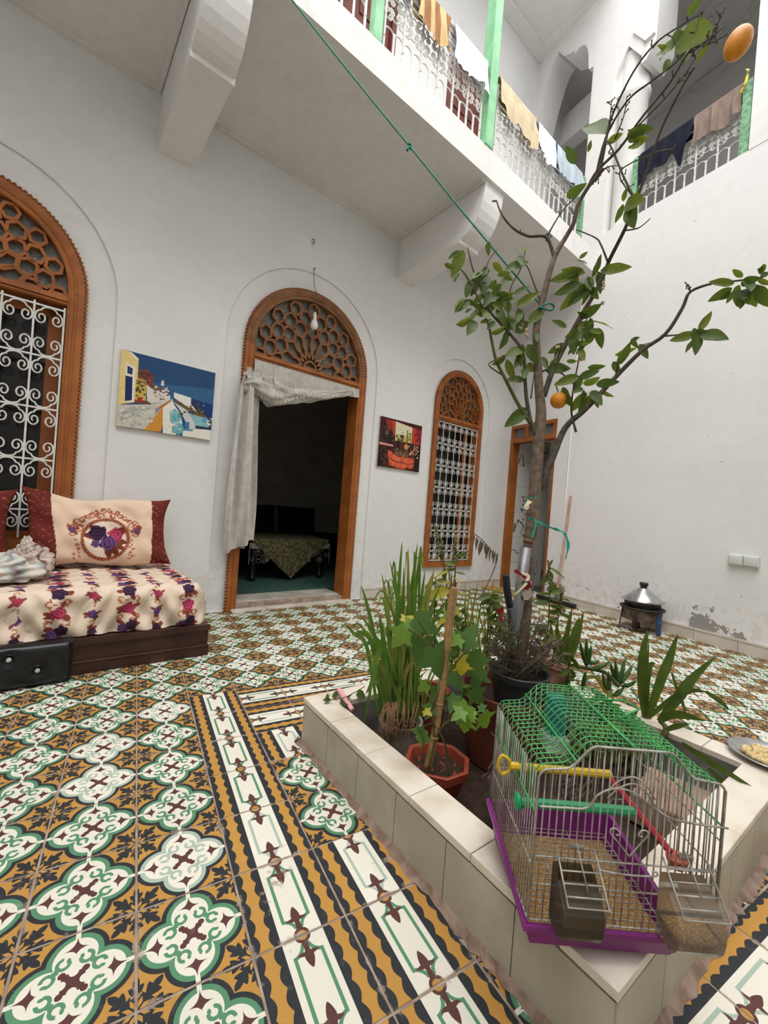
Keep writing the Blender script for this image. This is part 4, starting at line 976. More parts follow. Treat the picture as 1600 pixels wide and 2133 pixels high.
BR_ = [
 ([(1120, 898), (1104, 880), (1080, 843), (1049, 782), (1032, 745), (1018, 677), (1005, 640), (985, 600), (968, 570), (958, 560)], 5.5, 1.6, M_STEM),
 ([(1116, 905), (1107, 885), (1097, 831), (1094, 794), (1089, 733), (1061, 694), (1022, 650), (1005, 610), (985, 560), (974, 515)], 6.0, 1.5, M_TWIG),
 ([(1133, 825), (1150, 775), (1170, 733), (1202, 672), (1234, 619), (1258, 572), (1270, 541), (1302, 477), (1320, 430), (1350, 350), (1377, 271), (1420, 184), (1447, 140)], 7.5, 2.2, M_TWIG),
 ([(1124, 1020), (1152, 951), (1177, 892), (1211, 860), (1232, 840), (1281, 787), (1337, 731), (1386, 696), (1421, 643), (1438, 608), (1486, 590), (1526, 586), (1590, 578)], 9.0, 2.0, M_TWIG),
 ([(1156, 543), (1139, 495), (1102, 492), (1071, 477), (1046, 448), (1034, 417)], 4.5, 1.4, M_TWIG),
 ([(1140, 495), (1152, 470), (1175, 435), (1196, 415)], 2.5, 1.0, M_TWIG),
 ([(1222, 395), (1245, 355), (1290, 310), (1337, 245), (1394, 175), (1438, 105), (1477, 92), (1515, 72)], 4.0, 1.6, M_TWIG),
 ([(1250, 355), (1259, 310), (1267, 270), (1281, 227), (1320, 149), (1364, 92), (1412, 57), (1464, 26)], 3.8, 1.4, M_TWIG),
 ([(1240, 372), (1263, 284), (1307, 210), (1355, 171), (1407, 131), (1442, 87), (1465, 20)], 3.2, 1.2, M_TWIG),
 ([(1290, 310), (1330, 262), (1390, 200), (1430, 150), (1450, 120)], 2.4, 1.0, M_TWIG),
 ([(1328, 425), (1300, 370), (1275, 310), (1262, 290)], 3.0, 1.6, M_TWIG),
 ([(1328, 420), (1290, 360), (1360, 320), (1405, 310)], 2.0, 1.2, M_STEM),
 ([(1120, 780), (1140, 770), (1165, 775), (1185, 790), (1195, 800)], 3.0, 1.2, M_TWIG),
 ([(1106, 830), (1110, 800), (1112, 780)], 2.2, 1.0, M_TWIG),
 ([(1200, 900), (1190, 850), (1200, 780), (1215, 700), (1228, 640)], 3.0, 1.2, M_TWIG),
 ([(1060, 690), (1058, 660), (1064, 600), (1085, 560), (1095, 520)], 2.4, 1.0, M_STEM),
 ([(1020, 650), (1010, 600), (1015, 550), (1035, 520)], 2.4, 1.0, M_TWIG),
 ([(1130, 638), (1112, 590), (1098, 555), (1080, 540)], 2.2, 1.0, M_TWIG),
 ([(1266, 545), (1252, 510), (1240, 495), (1200, 478)], 2.6, 1.2, M_TWIG),
 ([(1048, 782), (1018, 760), (1040, 748), (1060, 742)], 2.0, 1.0, M_TWIG),
 ([(1281, 787), (1290, 750), (1300, 725)], 2.0, 1.0, M_TWIG), ([(1386, 700), (1420, 697), (1451, 696), (1470, 690)], 2.2, 1.0, M_TWIG),
 ([(1300, 480), (1330, 475), (1355, 455)], 2.2, 1.0, M_TWIG), ([(1200, 672), (1220, 660), (1240, 640), (1260, 628)], 2.4, 1.0, M_TWIG), ([(1438, 608), (1434, 592)], 2.0, 0.8, M_TWIG),
 ([(1267, 270), (1272, 235), (1275, 205)], 1.8, 0.8, M_TWIG), ([(1281, 290), (1300, 240), (1306, 200)], 1.8, 0.8, M_TWIG), ([(1240, 380), (1262, 350), (1290, 345)], 1.8, 0.8, M_TWIG), ([(1477, 92), (1490, 60), (1510, 20)], 1.8, 0.7, M_TWIG), ([(1440, 110), (1480, 80), (1510, 55)], 1.8, 0.8, M_TWIG)]
for pts, r0, r1, m in BR_:
    k = len(pts) - 1; wtube(tree, 'branch', [tp(x, y) for x, y in pts], [PXR(x, y, r0 + (r1 - r0) * i / k) for i, (x, y) in enumerate(pts)], m, 6, 4)
q = MB(); inv = tree.matrix_world.inverted()     # buds and spurs along the bare twigs
for pts, r0, r1, m in BR_[4:12] + BR_[23:]:
    for k in range(9):
        u = random.random() * (len(pts) - 1); i = int(u); f = u - i; x = pts[i][0] + (pts[i + 1][0] - pts[i][0]) * f; y = pts[i][1] + (pts[i + 1][1] - pts[i][1]) * f
        p = tp(x, y); dv = Vector((random.gauss(0, 1), random.gauss(0, 1), random.gauss(0.5, 1))).normalized() * random.uniform(0.008, 0.022); q.tube([inv @ p, inv @ (p + dv)], [0.0022, 0.0016], 4); q.ell(inv @ (p + dv), 0.0032, 0.0032, 0.0036, 5, 4)
q.build('bud_spurs', M_TWIG, tree)['kind'] = 'stuff'
LF = '150,1190,105,1290 60,1255,100,1275 130,1300,110,1325 195,1330,165,1390 150,1420,115,1470 160,1430,200,1450 185,1520,120,1535 190,1470,165,1480 200,1480,240,1500 230,1300,270,1290 250,1330,300,1380 270,1150,265,1200 290,1250,330,1290 350,1290,440,1250 340,1300,380,1330 330,1350,290,1400 405,1200,468,1172 390,1400,450,1370 400,1460,490,1410 300,1400,370,1420 250,1400,200,1440 260,1420,330,1400 280,1440,330,1480 300,1450,250,1480 370,1490,350,1430 370,1500,390,1560 350,1560,285,1575 390,1580,460,1540 460,1540,530,1470 300,1530,270,1560 230,1540,270,1530 455,1640,490,1710 440,1660,370,1680 430,1690,400,1740 355,1710,385,1790 440,1810,375,1800 440,1760,500,1740 455,1945,368,2015 ' \
 '240,1290,200,1330 260,1310,250,1370 310,1310,360,1300 220,1360,190,1400 330,1420,380,1400 310,1470,340,1520 360,1440,400,1420 280,1370,240,1350 240,1470,260,1520 410,1560,350,1530 700,1230,735,1205 720,1280,610,1330 700,1300,585,1335 720,1360,605,1380 700,1380,630,1460 760,1320,800,1230 800,1290,925,1280 740,1260,680,1225 790,1360,820,1320 760,1380,720,1440 730,1300,640,1290 750,1350,690,1400 770,1340,740,1390 640,1560,585,1530 660,1570,750,1540 700,1510,780,1470 760,1530,850,1545 790,1560,805,1640 760,1590,700,1610 640,1640,570,1670 680,1640,730,1630 520,1700,545,1745 560,1740,590,1710 545,1755,640,1750 640,1720,680,1720 740,1750,810,1745 700,1790,600,1830 700,1800,770,1770 720,1830,780,1810 780,1830,870,1820 800,1860,855,1880 720,1850,680,1860 740,1870,670,1940 620,1845,660,1920 770,1860,785,1930 760,1900,800,1870 700,1570,650,1600 740,1510,700,1490 750,1570,800,1590 620,1650,580,1690 700,1660,720,1700 ' \
 '880,1740,935,1650 870,1690,950,1660 940,1640,965,1610 980,1670,1025,1635 950,1610,975,1650 1270,1580,1320,1505 1280,1590,1375,1595 1260,1590,1155,1612 1260,1610,1215,1665 1440,1350,1335,1350 1430,1370,1340,1425 1450,1380,1410,1430 1470,1380,1470,1450 1500,1370,1530,1440 1540,1360,1590,1440 1480,1320,1440,1290 1560,1320,1600,1300 1560,1290,1598,1272 1470,1350,1530,1330 1510,1390,1540,1450 1420,1390,1380,1420 1550,1330,1600,1350 ' \
 '830,640,718,540 835,680,905,635 690,780,630,690 740,725,755,670 640,940,730,880 910,960,925,890 910,970,880,1045 920,975,1010,960 930,660,1000,620 960,680,1020,660 940,640,1060,610 950,690,990,720 1215,75,1280,-10 1175,195,1312,135 1140,210,1195,150 1130,230,1075,210 1110,260,1078,275 1130,280,1105,338 1195,310,1215,205 1320,205,1250,305 1170,180,1210,100 1090,240,1130,215'
for k, s in enumerate(LF.split()):
    x0, y0, x1, y1 = [float(c) for c in s.split(',')]
    x0, y0, x1, y1 = 900 + x0 * 0.4375, y0 * 0.4375, 900 + x1 * 0.4375, y1 * 0.4375
    gx, gy = x1 - x0, y1 - y0
    if k % 2 == 0 and y0 > 420: place_leaf(LM[(k + 1) % 4], tree, tp(x0 + random.gauss(0, 8), y0 + random.gauss(0, 8)), tp(x0 + random.gauss(0, 8) - gy * 0.6, y0 + random.gauss(0, 8) + abs(gx) * 0.7 + 8, random.uniform(-0.06, 0.04)), tilt=random.gauss(0, 0.45), face=(CAM - tp(x0, y0)).normalized() + Vector((0, 0, 0.2)))
    x1, y1 = x0 + gx * (1.25 if y0 > 420 else 0.95), y0 + gy * (1.25 if y0 > 420 else 0.95)
    place_leaf(LM[k % 4], tree, tp(x0, y0), tp(x1, y1, random.uniform(-0.05, 0.03)), tilt=random.gauss(0, 0.45), face=(CAM - tp(x0, y0)).normalized() + Vector((0, 0, 0.25)))
M_FRUIT = plain('ripe_lemon_rind', (222, 146, 36), (206, 128, 28), 0.4, scale=40, bmp=0.25, bscale=220)
def fruit(p, axis, L, R):
    q = MB(); z = axis.normalized(); x = z.orthogonal().normalized(); y = z.cross(x); M = Matrix(((x.x, y.x, z.x, p.x), (x.y, y.y, z.y, p.y), (x.z, y.z, z.z, p.z), (0, 0, 0, 1)))
    prof = [(0.0, -1.06), (0.10, -1.03), (0.18, -0.97)] + [(math.cos(a) ** 0.92 if math.cos(a) > 0 else 0, math.sin(a)) for a in [(-70 + 10 * i) * PI / 180 for i in range(16)]] + [(0.12, 1.0), (0.0, 0.985)]
    q.lathe([(r * R, h * L) for r, h in prof], 20, M=inv @ M, caps=False); return q.build('fruit', M_FRUIT, tree, smooth='all', label='ripe orange-yellow lemon')
fruit(tp(1164, 834), Vector((0.05, 0, 1)), PXR(1164, 834, 20), PXR(1164, 834, 20))
fruit(tp(1538, 90), RT * 0.45 + UPV, PXR(1538, 90, 39), PXR(1538, 90, 28))
wtube(tree, 'fruit_stalk', [tp(1163, 816), tp(1160, 808), tp(1158, 800)], 0.003, M_STEM)
M_BLOS = plain('pinkish_blossom', (206, 168, 160), (180, 150, 120), 0.8)
q = MB()
for x, y in ((1092, 690), (1098, 700), (1160, 725), (1210, 750), (1232, 640), (1255, 595), (1088, 680), (1042, 745)):
    for k in range(3): q.ell(inv @ tp(x + random.gauss(0, 4), y + random.gauss(0, 4)), 0.006, 0.006, 0.008, 6, 5)
q.build('blossom', M_BLOS, tree, smooth='all')

# rope, ribbon, supports tied to the trunk
M_ROPE = plain('teal_green_rope', (32, 128, 100), (22, 104, 84), 0.6, scale=60)
rp_ = thing('rope', 'green clothes rope running from the tree up to the balcony', 'rope', Matrix.Translation(tp(1135, 640)))
a_, c_ = tp(1132, 642), MA @ onA(560, -62, 1.075)
b__ = min((a_.lerp(c_, k / 200) for k in range(201)), key=lambda p: abs(PPX + FPX * (p - CAM).dot(RT) / (p - CAM).dot(FW) - 855)) + Vector((0, 0, -0.012))
wtube(rp_, 'line', [a_, a_.lerp(b__, 0.5) + Vector((0, 0, -0.006)), b__, b__.lerp(c_, 0.5) + Vector((0, 0, -0.006)), c_], 0.0042, M_ROPE, 6, 8)
wtube(rp_, 'knot', [b__ + Vector((-0.008, 0, 0.008)), b__ + Vector((0.006, 0, 0.012)), b__ + Vector((0.008, 0, -0.008)), b__ + Vector((-0.008, 0, -0.006)), b__ + Vector((-0.012, 0, -0.026))], 0.006, M_ROPE, 6, 4)
wtube(rp_, 'loop', [tp(1122, 648), tp(1132, 636, -0.03), tp(1146, 632, -0.03), tp(1154, 638, -0.02), tp(1150, 646, -0.02), tp(1138, 645, -0.03), tp(1126, 640, -0.03), tp(1120, 645, 0.0)], 0.0042, M_ROPE, 6, 5)
M_RIB = plain('turquoise_plastic_ribbon', (36, 172, 146), (30, 148, 128), 0.4)
rb = thing('ribbon', 'turquoise plastic ribbon tied round the trunk', 'ribbon', Matrix.Translation(tp(1104, 1082)))
def ribbon(parent, pts, wd, mat, name):
    P = spline(pts, 5); N = len(P); vs = []; fs = []; pin = parent.matrix_world.inverted()
    for i, p in enumerate(P):
        t = (P[min(i + 1, N - 1)] - P[max(i - 1, 0)]).normalized(); s = t.cross(FW); s = (s.normalized() if s.length > 1e-5 else UPV.copy()); s = Matrix.Rotation(0.6 * math.sin(i * 0.5), 3, t) @ s; w_ = wd * (0.75 + 0.25 * math.sin(i * 1.1)) / 2
        vs += [p - s * w_, p + s * w_]
        if i: fs.append((2 * i - 2, 2 * i - 1, 2 * i + 1, 2 * i))
    q = MB(); q.add([pin @ v for v in vs], fs); return q.build(name, mat, parent, smooth='all', fixn=False)
ribbon(rb, [tp(1101, 1079, -0.035), tp(1112, 1083, -0.045), tp(1120, 1086, -0.03), tp(1145, 1098, -0.02), tp(1165, 1105, 0), tp(1177, 1113, 0.02), tp(1184, 1135, 0.02), tp(1178, 1165, 0.02)], 0.014, M_RIB, 'strip')
ribbon(rb, [tp(1117, 1087, -0.04), tp(1113, 1105, -0.04), tp(1106, 1124, -0.04), tp(1100, 1130, -0.04)], 0.012, M_RIB, 'tail')
gp = thing('steel_pipe', 'grey metal pipe propped against the trunk', 'pipe', Matrix.Translation(W(0.86, 0.22, 0.012)))
wtube(gp, 'tube', [W(0.80, 0.27, 0.02), tp(1074, 1300, -0.05), tp(1096, 1140, -0.05)], 0.0235, plain('grey_steel', (136, 138, 140), (110, 110, 110), 0.4, 0.5), 14, 1)
wtube(gp, 'collar', [tp(1093, 1126, -0.05), tp(1108, 1130, -0.045)], 0.01, plain('rusty_clamp', (110, 70, 52), None, 0.7), 8, 1)
M_RAG = plain('dirty_white_rag', (206, 196, 180), (176, 160, 142), 0.95, scale=30); M_REDRAG = plain('red_rag', (170, 34, 58), None, 0.9)
rg = thing('tied_rag', 'white and red cloth strips tying the pipe to the tree', 'rag', Matrix.Translation(tp(1095, 1215)))
ribbon(rg, [tp(1075, 1205, -0.08), tp(1088, 1203, -0.09), tp(1100, 1195, -0.08)], 0.05, M_RAG, 'wrap')
ribbon(rg, [tp(1072, 1188, -0.08), tp(1090, 1200, -0.095), tp(1102, 1210, -0.08)], 0.018, M_REDRAG, 'red_band')
ribbon(rg, [tp(1094, 1212, -0.08), tp(1099, 1230, -0.085), tp(1096, 1250, -0.085)], 0.055, M_RAG, 'hanging_end')
ribbon(rg, [tp(1093, 1218, -0.09), tp(1104, 1226, -0.092)], 0.05, M_REDRAG, 'red_patch')
ribbon(rg, [tp(1098, 1214, -0.1), tp(1080, 1232, -0.11), tp(1062, 1245, -0.12)], 0.012, plain('green_white_cord', (170, 176, 120), None, 0.8), 'cord')
ribbon(rg, [tp(1058, 1248, -0.13), tp(1060, 1275, -0.13), tp(1052, 1302, -0.13), tp(1048, 1312, -0.13)], 0.022, M_RAG, 'loose_strip')
ribbon(rg, [tp(1040, 1262, -0.1), tp(1043, 1290, -0.1), tp(1040, 1318, -0.1)], 0.035, M_REDRAG, 'red_strip')
kn = thing('garden_tool', 'long steel blade with black handle stuck upright beside the pipe', 'tool', Matrix.Translation(W(0.75, 0.30, 0.01)))
wtube(kn, 'handle', [tp(1054, 1197, -0.13), tp(1056, 1225, -0.13), tp(1062, 1264, -0.13)], [0.015, 0.016, 0.015], plain('black_rubber', (30, 31, 33), None, 0.5), 8)
wtube(kn, 'blade', [tp(1061, 1262, -0.13), tp(1066, 1340, -0.12), tp(1068, 1400, -0.10), W(0.76, 0.29, 0.02)], [0.013, 0.016, 0.013, 0.008], plain('blade_steel', (92, 96, 104), None, 0.35, 0.6), 6)
tgw = thing('plant_tag', 'cream paper tag hanging from the trunk', 'tag', Matrix.Translation(tp(1099, 1055)))
ribbon(tgw, [tp(1103, 1042, -0.045), tp(1098, 1052, -0.045), tp(1096, 1062, -0.045)], 0.028, plain('cream_paper', (226, 220, 182), None, 0.8), 'paper')
ribbon(tgw, [tp(1096, 1046, -0.04), tp(1100, 1036, -0.05), tp(1112, 1038, -0.05), tp(1122, 1032, -0.04)], 0.008, M_ROPE, 'string')

# ---------------------------------------------------------------- bird cage
random.seed(3)
CX = Vector((0.9006, -0.4347, 0)).normalized(); CY = Vector((0.585, 0.811, 0)).normalized(); CN = Vector((-CX.y, CX.x, 0)); CO = Vector((0.555, -0.543, 0.1725))
MCg = frame(CO, CX, CY)
M_PURPLE = plain('purple_plastic', (130, 38, 122), (112, 30, 104), 0.4, scale=12)
M_WIRE = plain('grey_galvanised_wire', (186, 182, 174), (140, 134, 126), 0.4, 0.25, scale=30)
M_GWIRE = plain('green_coated_wire', (76, 170, 92), (58, 142, 76), 0.4, scale=20)
M_SEED = plain('bird_seed_litter', (190, 150, 92), (120, 84, 48), 0.95, scale=420, bmp=0.45, bscale=300, lo=0.4, hi=0.6)
cg = thing('bird_cage', 'wire bird cage with green roof and purple tray on the planter corner', 'cage', MCg)
def oncg(px, py, y):           # point in cage coordinates on the plane y
    r = RT * ((px - PPX) / FPX) + FW - UPV * ((py - PPY) / FPX); t = ((CO - CAM).dot(CN) + y * CY.dot(CN)) / r.dot(CN); p = CAM + r * t - CO
    return Vector(((p - CY * y).dot(CX), y, p.z))
CWD, CDP, TW, EV, RG = 0.31, 0.25, 0.262, 0.312, 0.357
q = MB()
def rect(x0, x1, y0, y1, z, s=0.0): return [(x0, y0, z), (x1, y0, z), (x1, y1, z + s), (x0, y1, z + s)]
L_ = [rect(0.012, TW - 0.012, 0.012, CDP - 0.012, 0.006), rect(-0.002, TW + 0.002, -0.002, CDP + 0.002, 0.042, 0.03), rect(-0.008, TW + 0.008, -0.008, CDP + 0.008, 0.044, 0.03), rect(-0.008, TW + 0.008, -0.008, CDP + 0.008, 0.052, 0.03), rect(0.001, TW - 0.001, 0.001, CDP - 0.001, 0.052, 0.03), rect(0.015, TW - 0.015, 0.015, CDP - 0.015, 0.010)]
vs = [p for l in L_ for p in l]; fs = [(3, 2, 1, 0)] + [(4 * i + k, 4 * i + (k + 1) % 4, 4 * i + 4 + (k + 1) % 4, 4 * i + 4 + k) for i in range(5) for k in range(4)] + [(20, 21, 22, 23)]
q.add(vs, fs); q.box(0.03, TW - 0.03, 0.03, CDP - 0.03, 0.0, 0.007); q.build('tray', M_PURPLE, cg)
q = MB(); q.grid(30, 26, lambda u, v: (0.014 + (TW - 0.028) * u, 0.014 + (CDP - 0.028) * v, 0.020 + 0.004 * random.random())); o = q.build('seed_litter', M_SEED, cg, smooth='all'); o['kind'] = 'stuff'
q = MB()
for k in range(20): q.tube([(0.006, 0.012 + 0.012 * k, 0.036), (TW - 0.006, 0.012 + 0.012 * k, 0.036)], 0.0009, 4)
for x in (0.01, 0.09, 0.17, TW - 0.01): q.tube([(x, 0.008, 0.0345), (x, CDP - 0.008, 0.0345)], 0.0012, 4)
q.build('floor_grid', M_WIRE, cg)
def prof(x):                   # roof outline over the width
    u = x / CWD; e = 0.30
    if u < 0.04: return EV - 0.012 * (1 - u / 0.04) ** 2
    if u < 0.14: return EV + 0.004 * (u - 0.04) / 0.1
    if u < e: t = (u - 0.14) / (e - 0.14); return EV + 0.004 + (RG - EV - 0.004) * (t * t * (3 - 2 * t))
    if u < 0.68: return RG
    return prof(CWD * max(0.0, (1 - u) / 0.32 * e))
zb = lambda x: 0.056 if x <= TW else 0.11
WR = 0.00125
def panel(name, fn, n, z1, zlev, lab=None, z0=None):
    q = MB()
    for k in range(n + 1):
        u = k / n; x, y = fn(u); q.tube([(x, y, z0 if z0 is not None else zb(x)), (x, y, z1(x))], WR if 0 < k < n else 0.002, 5)
    for z in zlev:
        P = [(fn(i / 24)[0], fn(i / 24)[1] - 0.0, max(z, zb(fn(i / 24)[0]))) for i in range(25)]; q.tube(P, 0.0015, 5)
    return q.build(name, M_WIRE, cg, smooth='all', label=lab)
fr = panel('front_panel', lambda u: (CWD * u, 0.0), 26, prof, [0.058, 0.118, 0.165])
panel('back_panel', lambda u: (CWD * u, CDP), 26, prof, [0.058, 0.16])
panel('side_panel', lambda u: (0.0, CDP * u), 22, lambda x: EV - 0.012, [0.058, 0.15])
panel('side_panel', lambda u: (CWD, CDP * u), 22, lambda x: EV - 0.012, [0.06, 0.16, 0.215], z0=0.10)
q = MB()   # decorated front frame
pts = [(CWD * k / 60, -0.002, prof(CWD * k / 60)) for k in range(61)]; q.tube([(0, -0.002, 0.058)] + pts + [(CWD, -0.002, 0.11)], 0.0022, 6)
def fx(px, py): p = oncg(px, py, -0.004); return (p.x, -0.004, p.z)
q.tube(spline([fx(1124, 1679), fx(1180, 1679), fx(1218, 1676), fx(1240, 1648), fx(1275, 1633), fx(1310, 1640), fx(1345, 1665), fx(1390, 1690), fx(1488, 1700)], 5), 0.0018, 5)
for dz in (0, 14): q.tube(spline([fx(1258, 1655 - dz), fx(1280, 1632 - dz), fx(1310, 1622 - dz), fx(1335, 1640 - dz), fx(1350, 1665 - dz)], 5), 0.0015, 5)
for sg in (1, -1): q.tube(spline([fx(1300, 1770), fx(1300 - sg * 22, 1742), fx(1300 - sg * 36, 1725), fx(1300 - sg * 34, 1716), fx(1300 - sg * 24, 1716), fx(1300 - sg * 18, 1726), fx(1300 - sg * 26, 1728)], 5), 0.0014, 5)
q.tube(spline([fx(1240, 1789), fx(1236, 1796), fx(1250, 1803), fx(1300, 1808), fx(1350, 1806), fx(1352, 1798), fx(1344, 1799)], 5), 0.0015, 5)
q.build('front_frame', M_WIRE, cg, smooth='all')
q = MB()   # green roof: hoops across, straight wires along
for j in range(18):
    y = CDP * j / 17; P = [(0.0, y, 0.24)] + [(CWD * k / 40, y, prof(CWD * k / 40)) for k in range(41)] + [(CWD, y, 0.24)]; q.tube(P, 0.0012, 5)
for k in range(1, 28):
    x = CWD * k / 28; q.tube([(x, 0, prof(x) - 0.002), (x, CDP, prof(x) - 0.002)], 0.0009, 5)
for x in (0.06, 0.155, 0.25): q.tube([(x, -0.002, prof(x) + 0.003), (x, CDP + 0.002, prof(x) + 0.003)], 0.0022, 5)
for x in (-0.001, CWD + 0.001): q.tube([(x, 0, 0.24), (x, CDP, 0.24)], 0.0020, 5)
q.tube([(0.175, 0.09, RG + 0.004), (0.20, 0.09, RG + 0.02), (0.235, 0.12, RG + 0.016), (0.235, 0.17, RG + 0.010), (0.175, 0.18, RG + 0.004)], 0.0022, 5)
q.build('roof', M_GWIRE, cg, smooth='all', label='green wire roof')
def cube_at(p): return p
M_YEL = plain('yellow_plastic', (206, 170, 44), None, 0.4); M_GRN = plain('green_plastic', (38, 150, 96), None, 0.4); M_RED = plain('red_plastic', (170, 42, 52), None, 0.4)
q = MB(); a, b_ = oncg(1072, 1597, 0.09), oncg(1272, 1606, 0.09); b_.z = a.z; q.tube([a, b_], 0.0074, 8); q.tube(spline([a + Vector((-0.002, 0, 0.010)), a + Vector((-0.016, 0, 0.018)), a + Vector((-0.022, 0, 0.0)), a + Vector((-0.014, 0, -0.016)), a + Vector((0, 0, -0.008)), a + Vector((-0.002, 0, 0.010))], 4), 0.0035, 6); q.build('perch', M_YEL, cg, smooth=True, label='yellow plastic perch')
q = MB(); a, b_ = oncg(1085, 1671, 0.06), oncg(1313, 1674, 0.06); b_.z = a.z; q.tube([a, b_], 0.0085, 8); q.ell(a, 0.007, 0.014, 0.016, 10, 8); q.build('perch', M_GRN, cg, smooth=True, label='green plastic perch')
q = MB(); a, b_ = oncg(1275, 1612, 0.16), oncg(1382, 1755, 0.03); q.tube([a, a.lerp(b_, 0.5), b_], 0.006, 6); q.build('spoon_handle', M_RED, cg, smooth=True, label='red spoon handle')
s_ = oncg(1393, 1772, 0.02); q = MB(); q.lathe([(0.004, -0.012), (0.012, -0.009), (0.016, 0.002), (0.017, 0.008), (0.0155, 0.008), (0.011, -0.004), (0.0, -0.007)], 14, s_, caps=False); q.build('spoon_bowl', plain('salmon_plastic', (186, 96, 80), None, 0.45), cg, smooth='all', label='salmon scoop')
M_TEAL = plain('teal_plastic', (34, 122, 126), (26, 100, 108), 0.3)
q = MB(); t0 = oncg(1175, 1445, CDP - 0.03); t1 = oncg(1176, 1548, CDP - 0.05); q.rbox(t0.x - 0.019, t0.x + 0.019, CDP - 0.045, CDP - 0.010, t1.z + 0.012, t0.z, 0.007); q.build('drinker', M_TEAL, cg, smooth=True, label='teal plastic drinker')
def clear(name, c, a=0.32):
    m, t, b = new_mat(name); nodes = t.n; tr = nodes.new('ShaderNodeBsdfTransparent'); tr.inputs[0].default_value = lin(c) + (1,); gl = nodes.new('ShaderNodeBsdfGlossy'); gl.inputs['Roughness'].default_value = 0.12
    fr_ = nodes.new('ShaderNodeFresnel'); fr_.inputs[0].default_value = 1.4; mx_ = nodes.new('ShaderNodeMixShader'); t.l.new(fr_.outputs[0], mx_.inputs[0]); t.l.new(tr.outputs[0], mx_.inputs[1]); t.l.new(gl.outputs[0], mx_.inputs[2])
    df = nodes.new('ShaderNodeBsdfDiffuse'); df.inputs[0].default_value = lin(c) + (1,); m2 = nodes.new('ShaderNodeMixShader'); m2.inputs[0].default_value = a; t.l.new(mx_.outputs[0], m2.inputs[1]); t.l.new(df.outputs[0], m2.inputs[2])
    t.l.new(m2.outputs[0], nodes['Material Output'].inputs[0]); return m
q = MB(); q.rbox(t0.x - 0.024, t0.x + 0.024, CDP - 0.06, CDP - 0.006, t1.z - 0.018, t1.z + 0.016, 0.006); q.build('drinker_cup', clear('milky_clear_plastic', (225, 230, 226), 0.3), cg, smooth=True)
M_SMOKE = clear('dirty_smoked_plastic', (120, 112, 96), 0.30); M_CLEAR = clear('clear_plastic', (235, 232, 226), 0.10)
def feeder(label, x0, x1, ztop, zbot, mat, seedz, yo):
    q = MB(); n = 10
    side = [(-0.002, ztop), (-0.002, zbot + 0.012), (-0.006, zbot + 0.003), (-0.014, zbot), (yo * 0.62, zbot), (yo * 0.82, zbot + 0.005), (yo * 0.94, zbot + 0.016), (yo, zbot + 0.034), (yo, zbot + 0.052), (yo * 0.92, ztop - 0.034), (yo * 0.72, ztop - 0.026), (yo * 0.45, ztop - 0.012)]
    inn = [(y * 0.94 - 0.002, zbot + 0.002 + (z - zbot) * 0.985) for y, z in side]
    for xa, xb, f in ((x0, x1, side),):
        m_ = len(side); vs = [(x, y, z) for x in (x0, x1) for y, z in side]; fs = [tuple(range(m_)), tuple(range(2 * m_ - 1, m_ - 1, -1))] + [(i, i + 1, i + 1 + m_, i + m_) for i in range(m_ - 1)]
        q.add(vs, fs)
    o = q.build('feeder_cup', mat, cg, smooth=False, label=label)
    s = MB(); zs = seedz; poly = [(-0.006, zs), (-0.006, zbot + 0.014), (-0.014, zbot + 0.002), (yo * 0.60, zbot + 0.002), (yo * 0.80, zbot + 0.007), (yo * 0.915, zbot + 0.018), (yo * 0.97, zs)]
    s.prism([(y, z) for y, z in poly], x0 + 0.003, x1 - 0.003, 'x'); k = s.build('seed_fill', M_SEED, o)
    w_ = MB(); xa, xb = x0 + 0.006, x1 + 0.006
    P0, P1 = Vector((0, 0.002, ztop + 0.022)), Vector((0, yo * 0.97, ztop - 0.030))
    w_.tube([(xa, P0.y, P0.z), (xa, P1.y, P1.z), (xb, P1.y, P1.z), (xb, P0.y, P0.z)], 0.0017, 5)
    for k in range(4): p = P0.lerp(P1, 0.2 + 0.21 * k); w_.tube([(xa, p.y, p.z), (xb, p.y, p.z)], 0.0013, 5)
    xm = (xa + xb) / 2; w_.tube([(xm, P0.y, P0.z + 0.012), (xm + 0.004, P0.lerp(P1, 0.75).y, P0.lerp(P1, 0.75).z + 0.002)], 0.0012, 5)
    w_.tube([(xm - 0.012 + 0.024 * i / 40, 0.0 + 0.004 * math.sin(i * 1.6), P0.z + 0.004 + 0.004 * math.cos(i * 1.6)) for i in range(41)], 0.0008, 4)
    w_.build('feeder_guard', M_WIRE, o, smooth='all')
feeder('smoked plastic seed feeder', 0.034, 0.098, 0.160, 0.066, M_SMOKE, 0.096, -0.054)
feeder('clear plastic seed feeder half full', 0.212, 0.284, 0.158, 0.062, M_CLEAR, 0.090, -0.056)

# plate of crumbs on the coping
pc_ = at_z(1600, 1583, 0.172); pl_ = thing('metal_plate', 'shiny metal plate on the planter corner', 'plate', Matrix.Translation(pc_))
M_ALU = plain('brushed_aluminium', (206, 206, 208), (178, 178, 180), 0.25, 0.9, scale=14)
q = MB(); q.lathe([(0.0, 0.002), (0.07, 0.002), (0.082, 0.010), (0.104, 0.016), (0.106, 0.019), (0.103, 0.019), (0.080, 0.013), (0.068, 0.005), (0.0, 0.005)], 40, caps=False); q.build('dish', M_ALU, pl_, smooth='all')
q = MB()
for k in range(150):
    r = 0.062 * math.sqrt(random.random()); a = random.uniform(0, 2 * PI); s = random.uniform(0.005, 0.011); q.ell((pc_.x + r * math.cos(a), pc_.y + r * math.sin(a), pc_.z + 0.009 + s * 0.5 + (0.012 * (1 - r / 0.065) if random.random() < 0.4 else 0)), s * random.uniform(0.8, 1.3), s, s * 0.8, 6, 4)
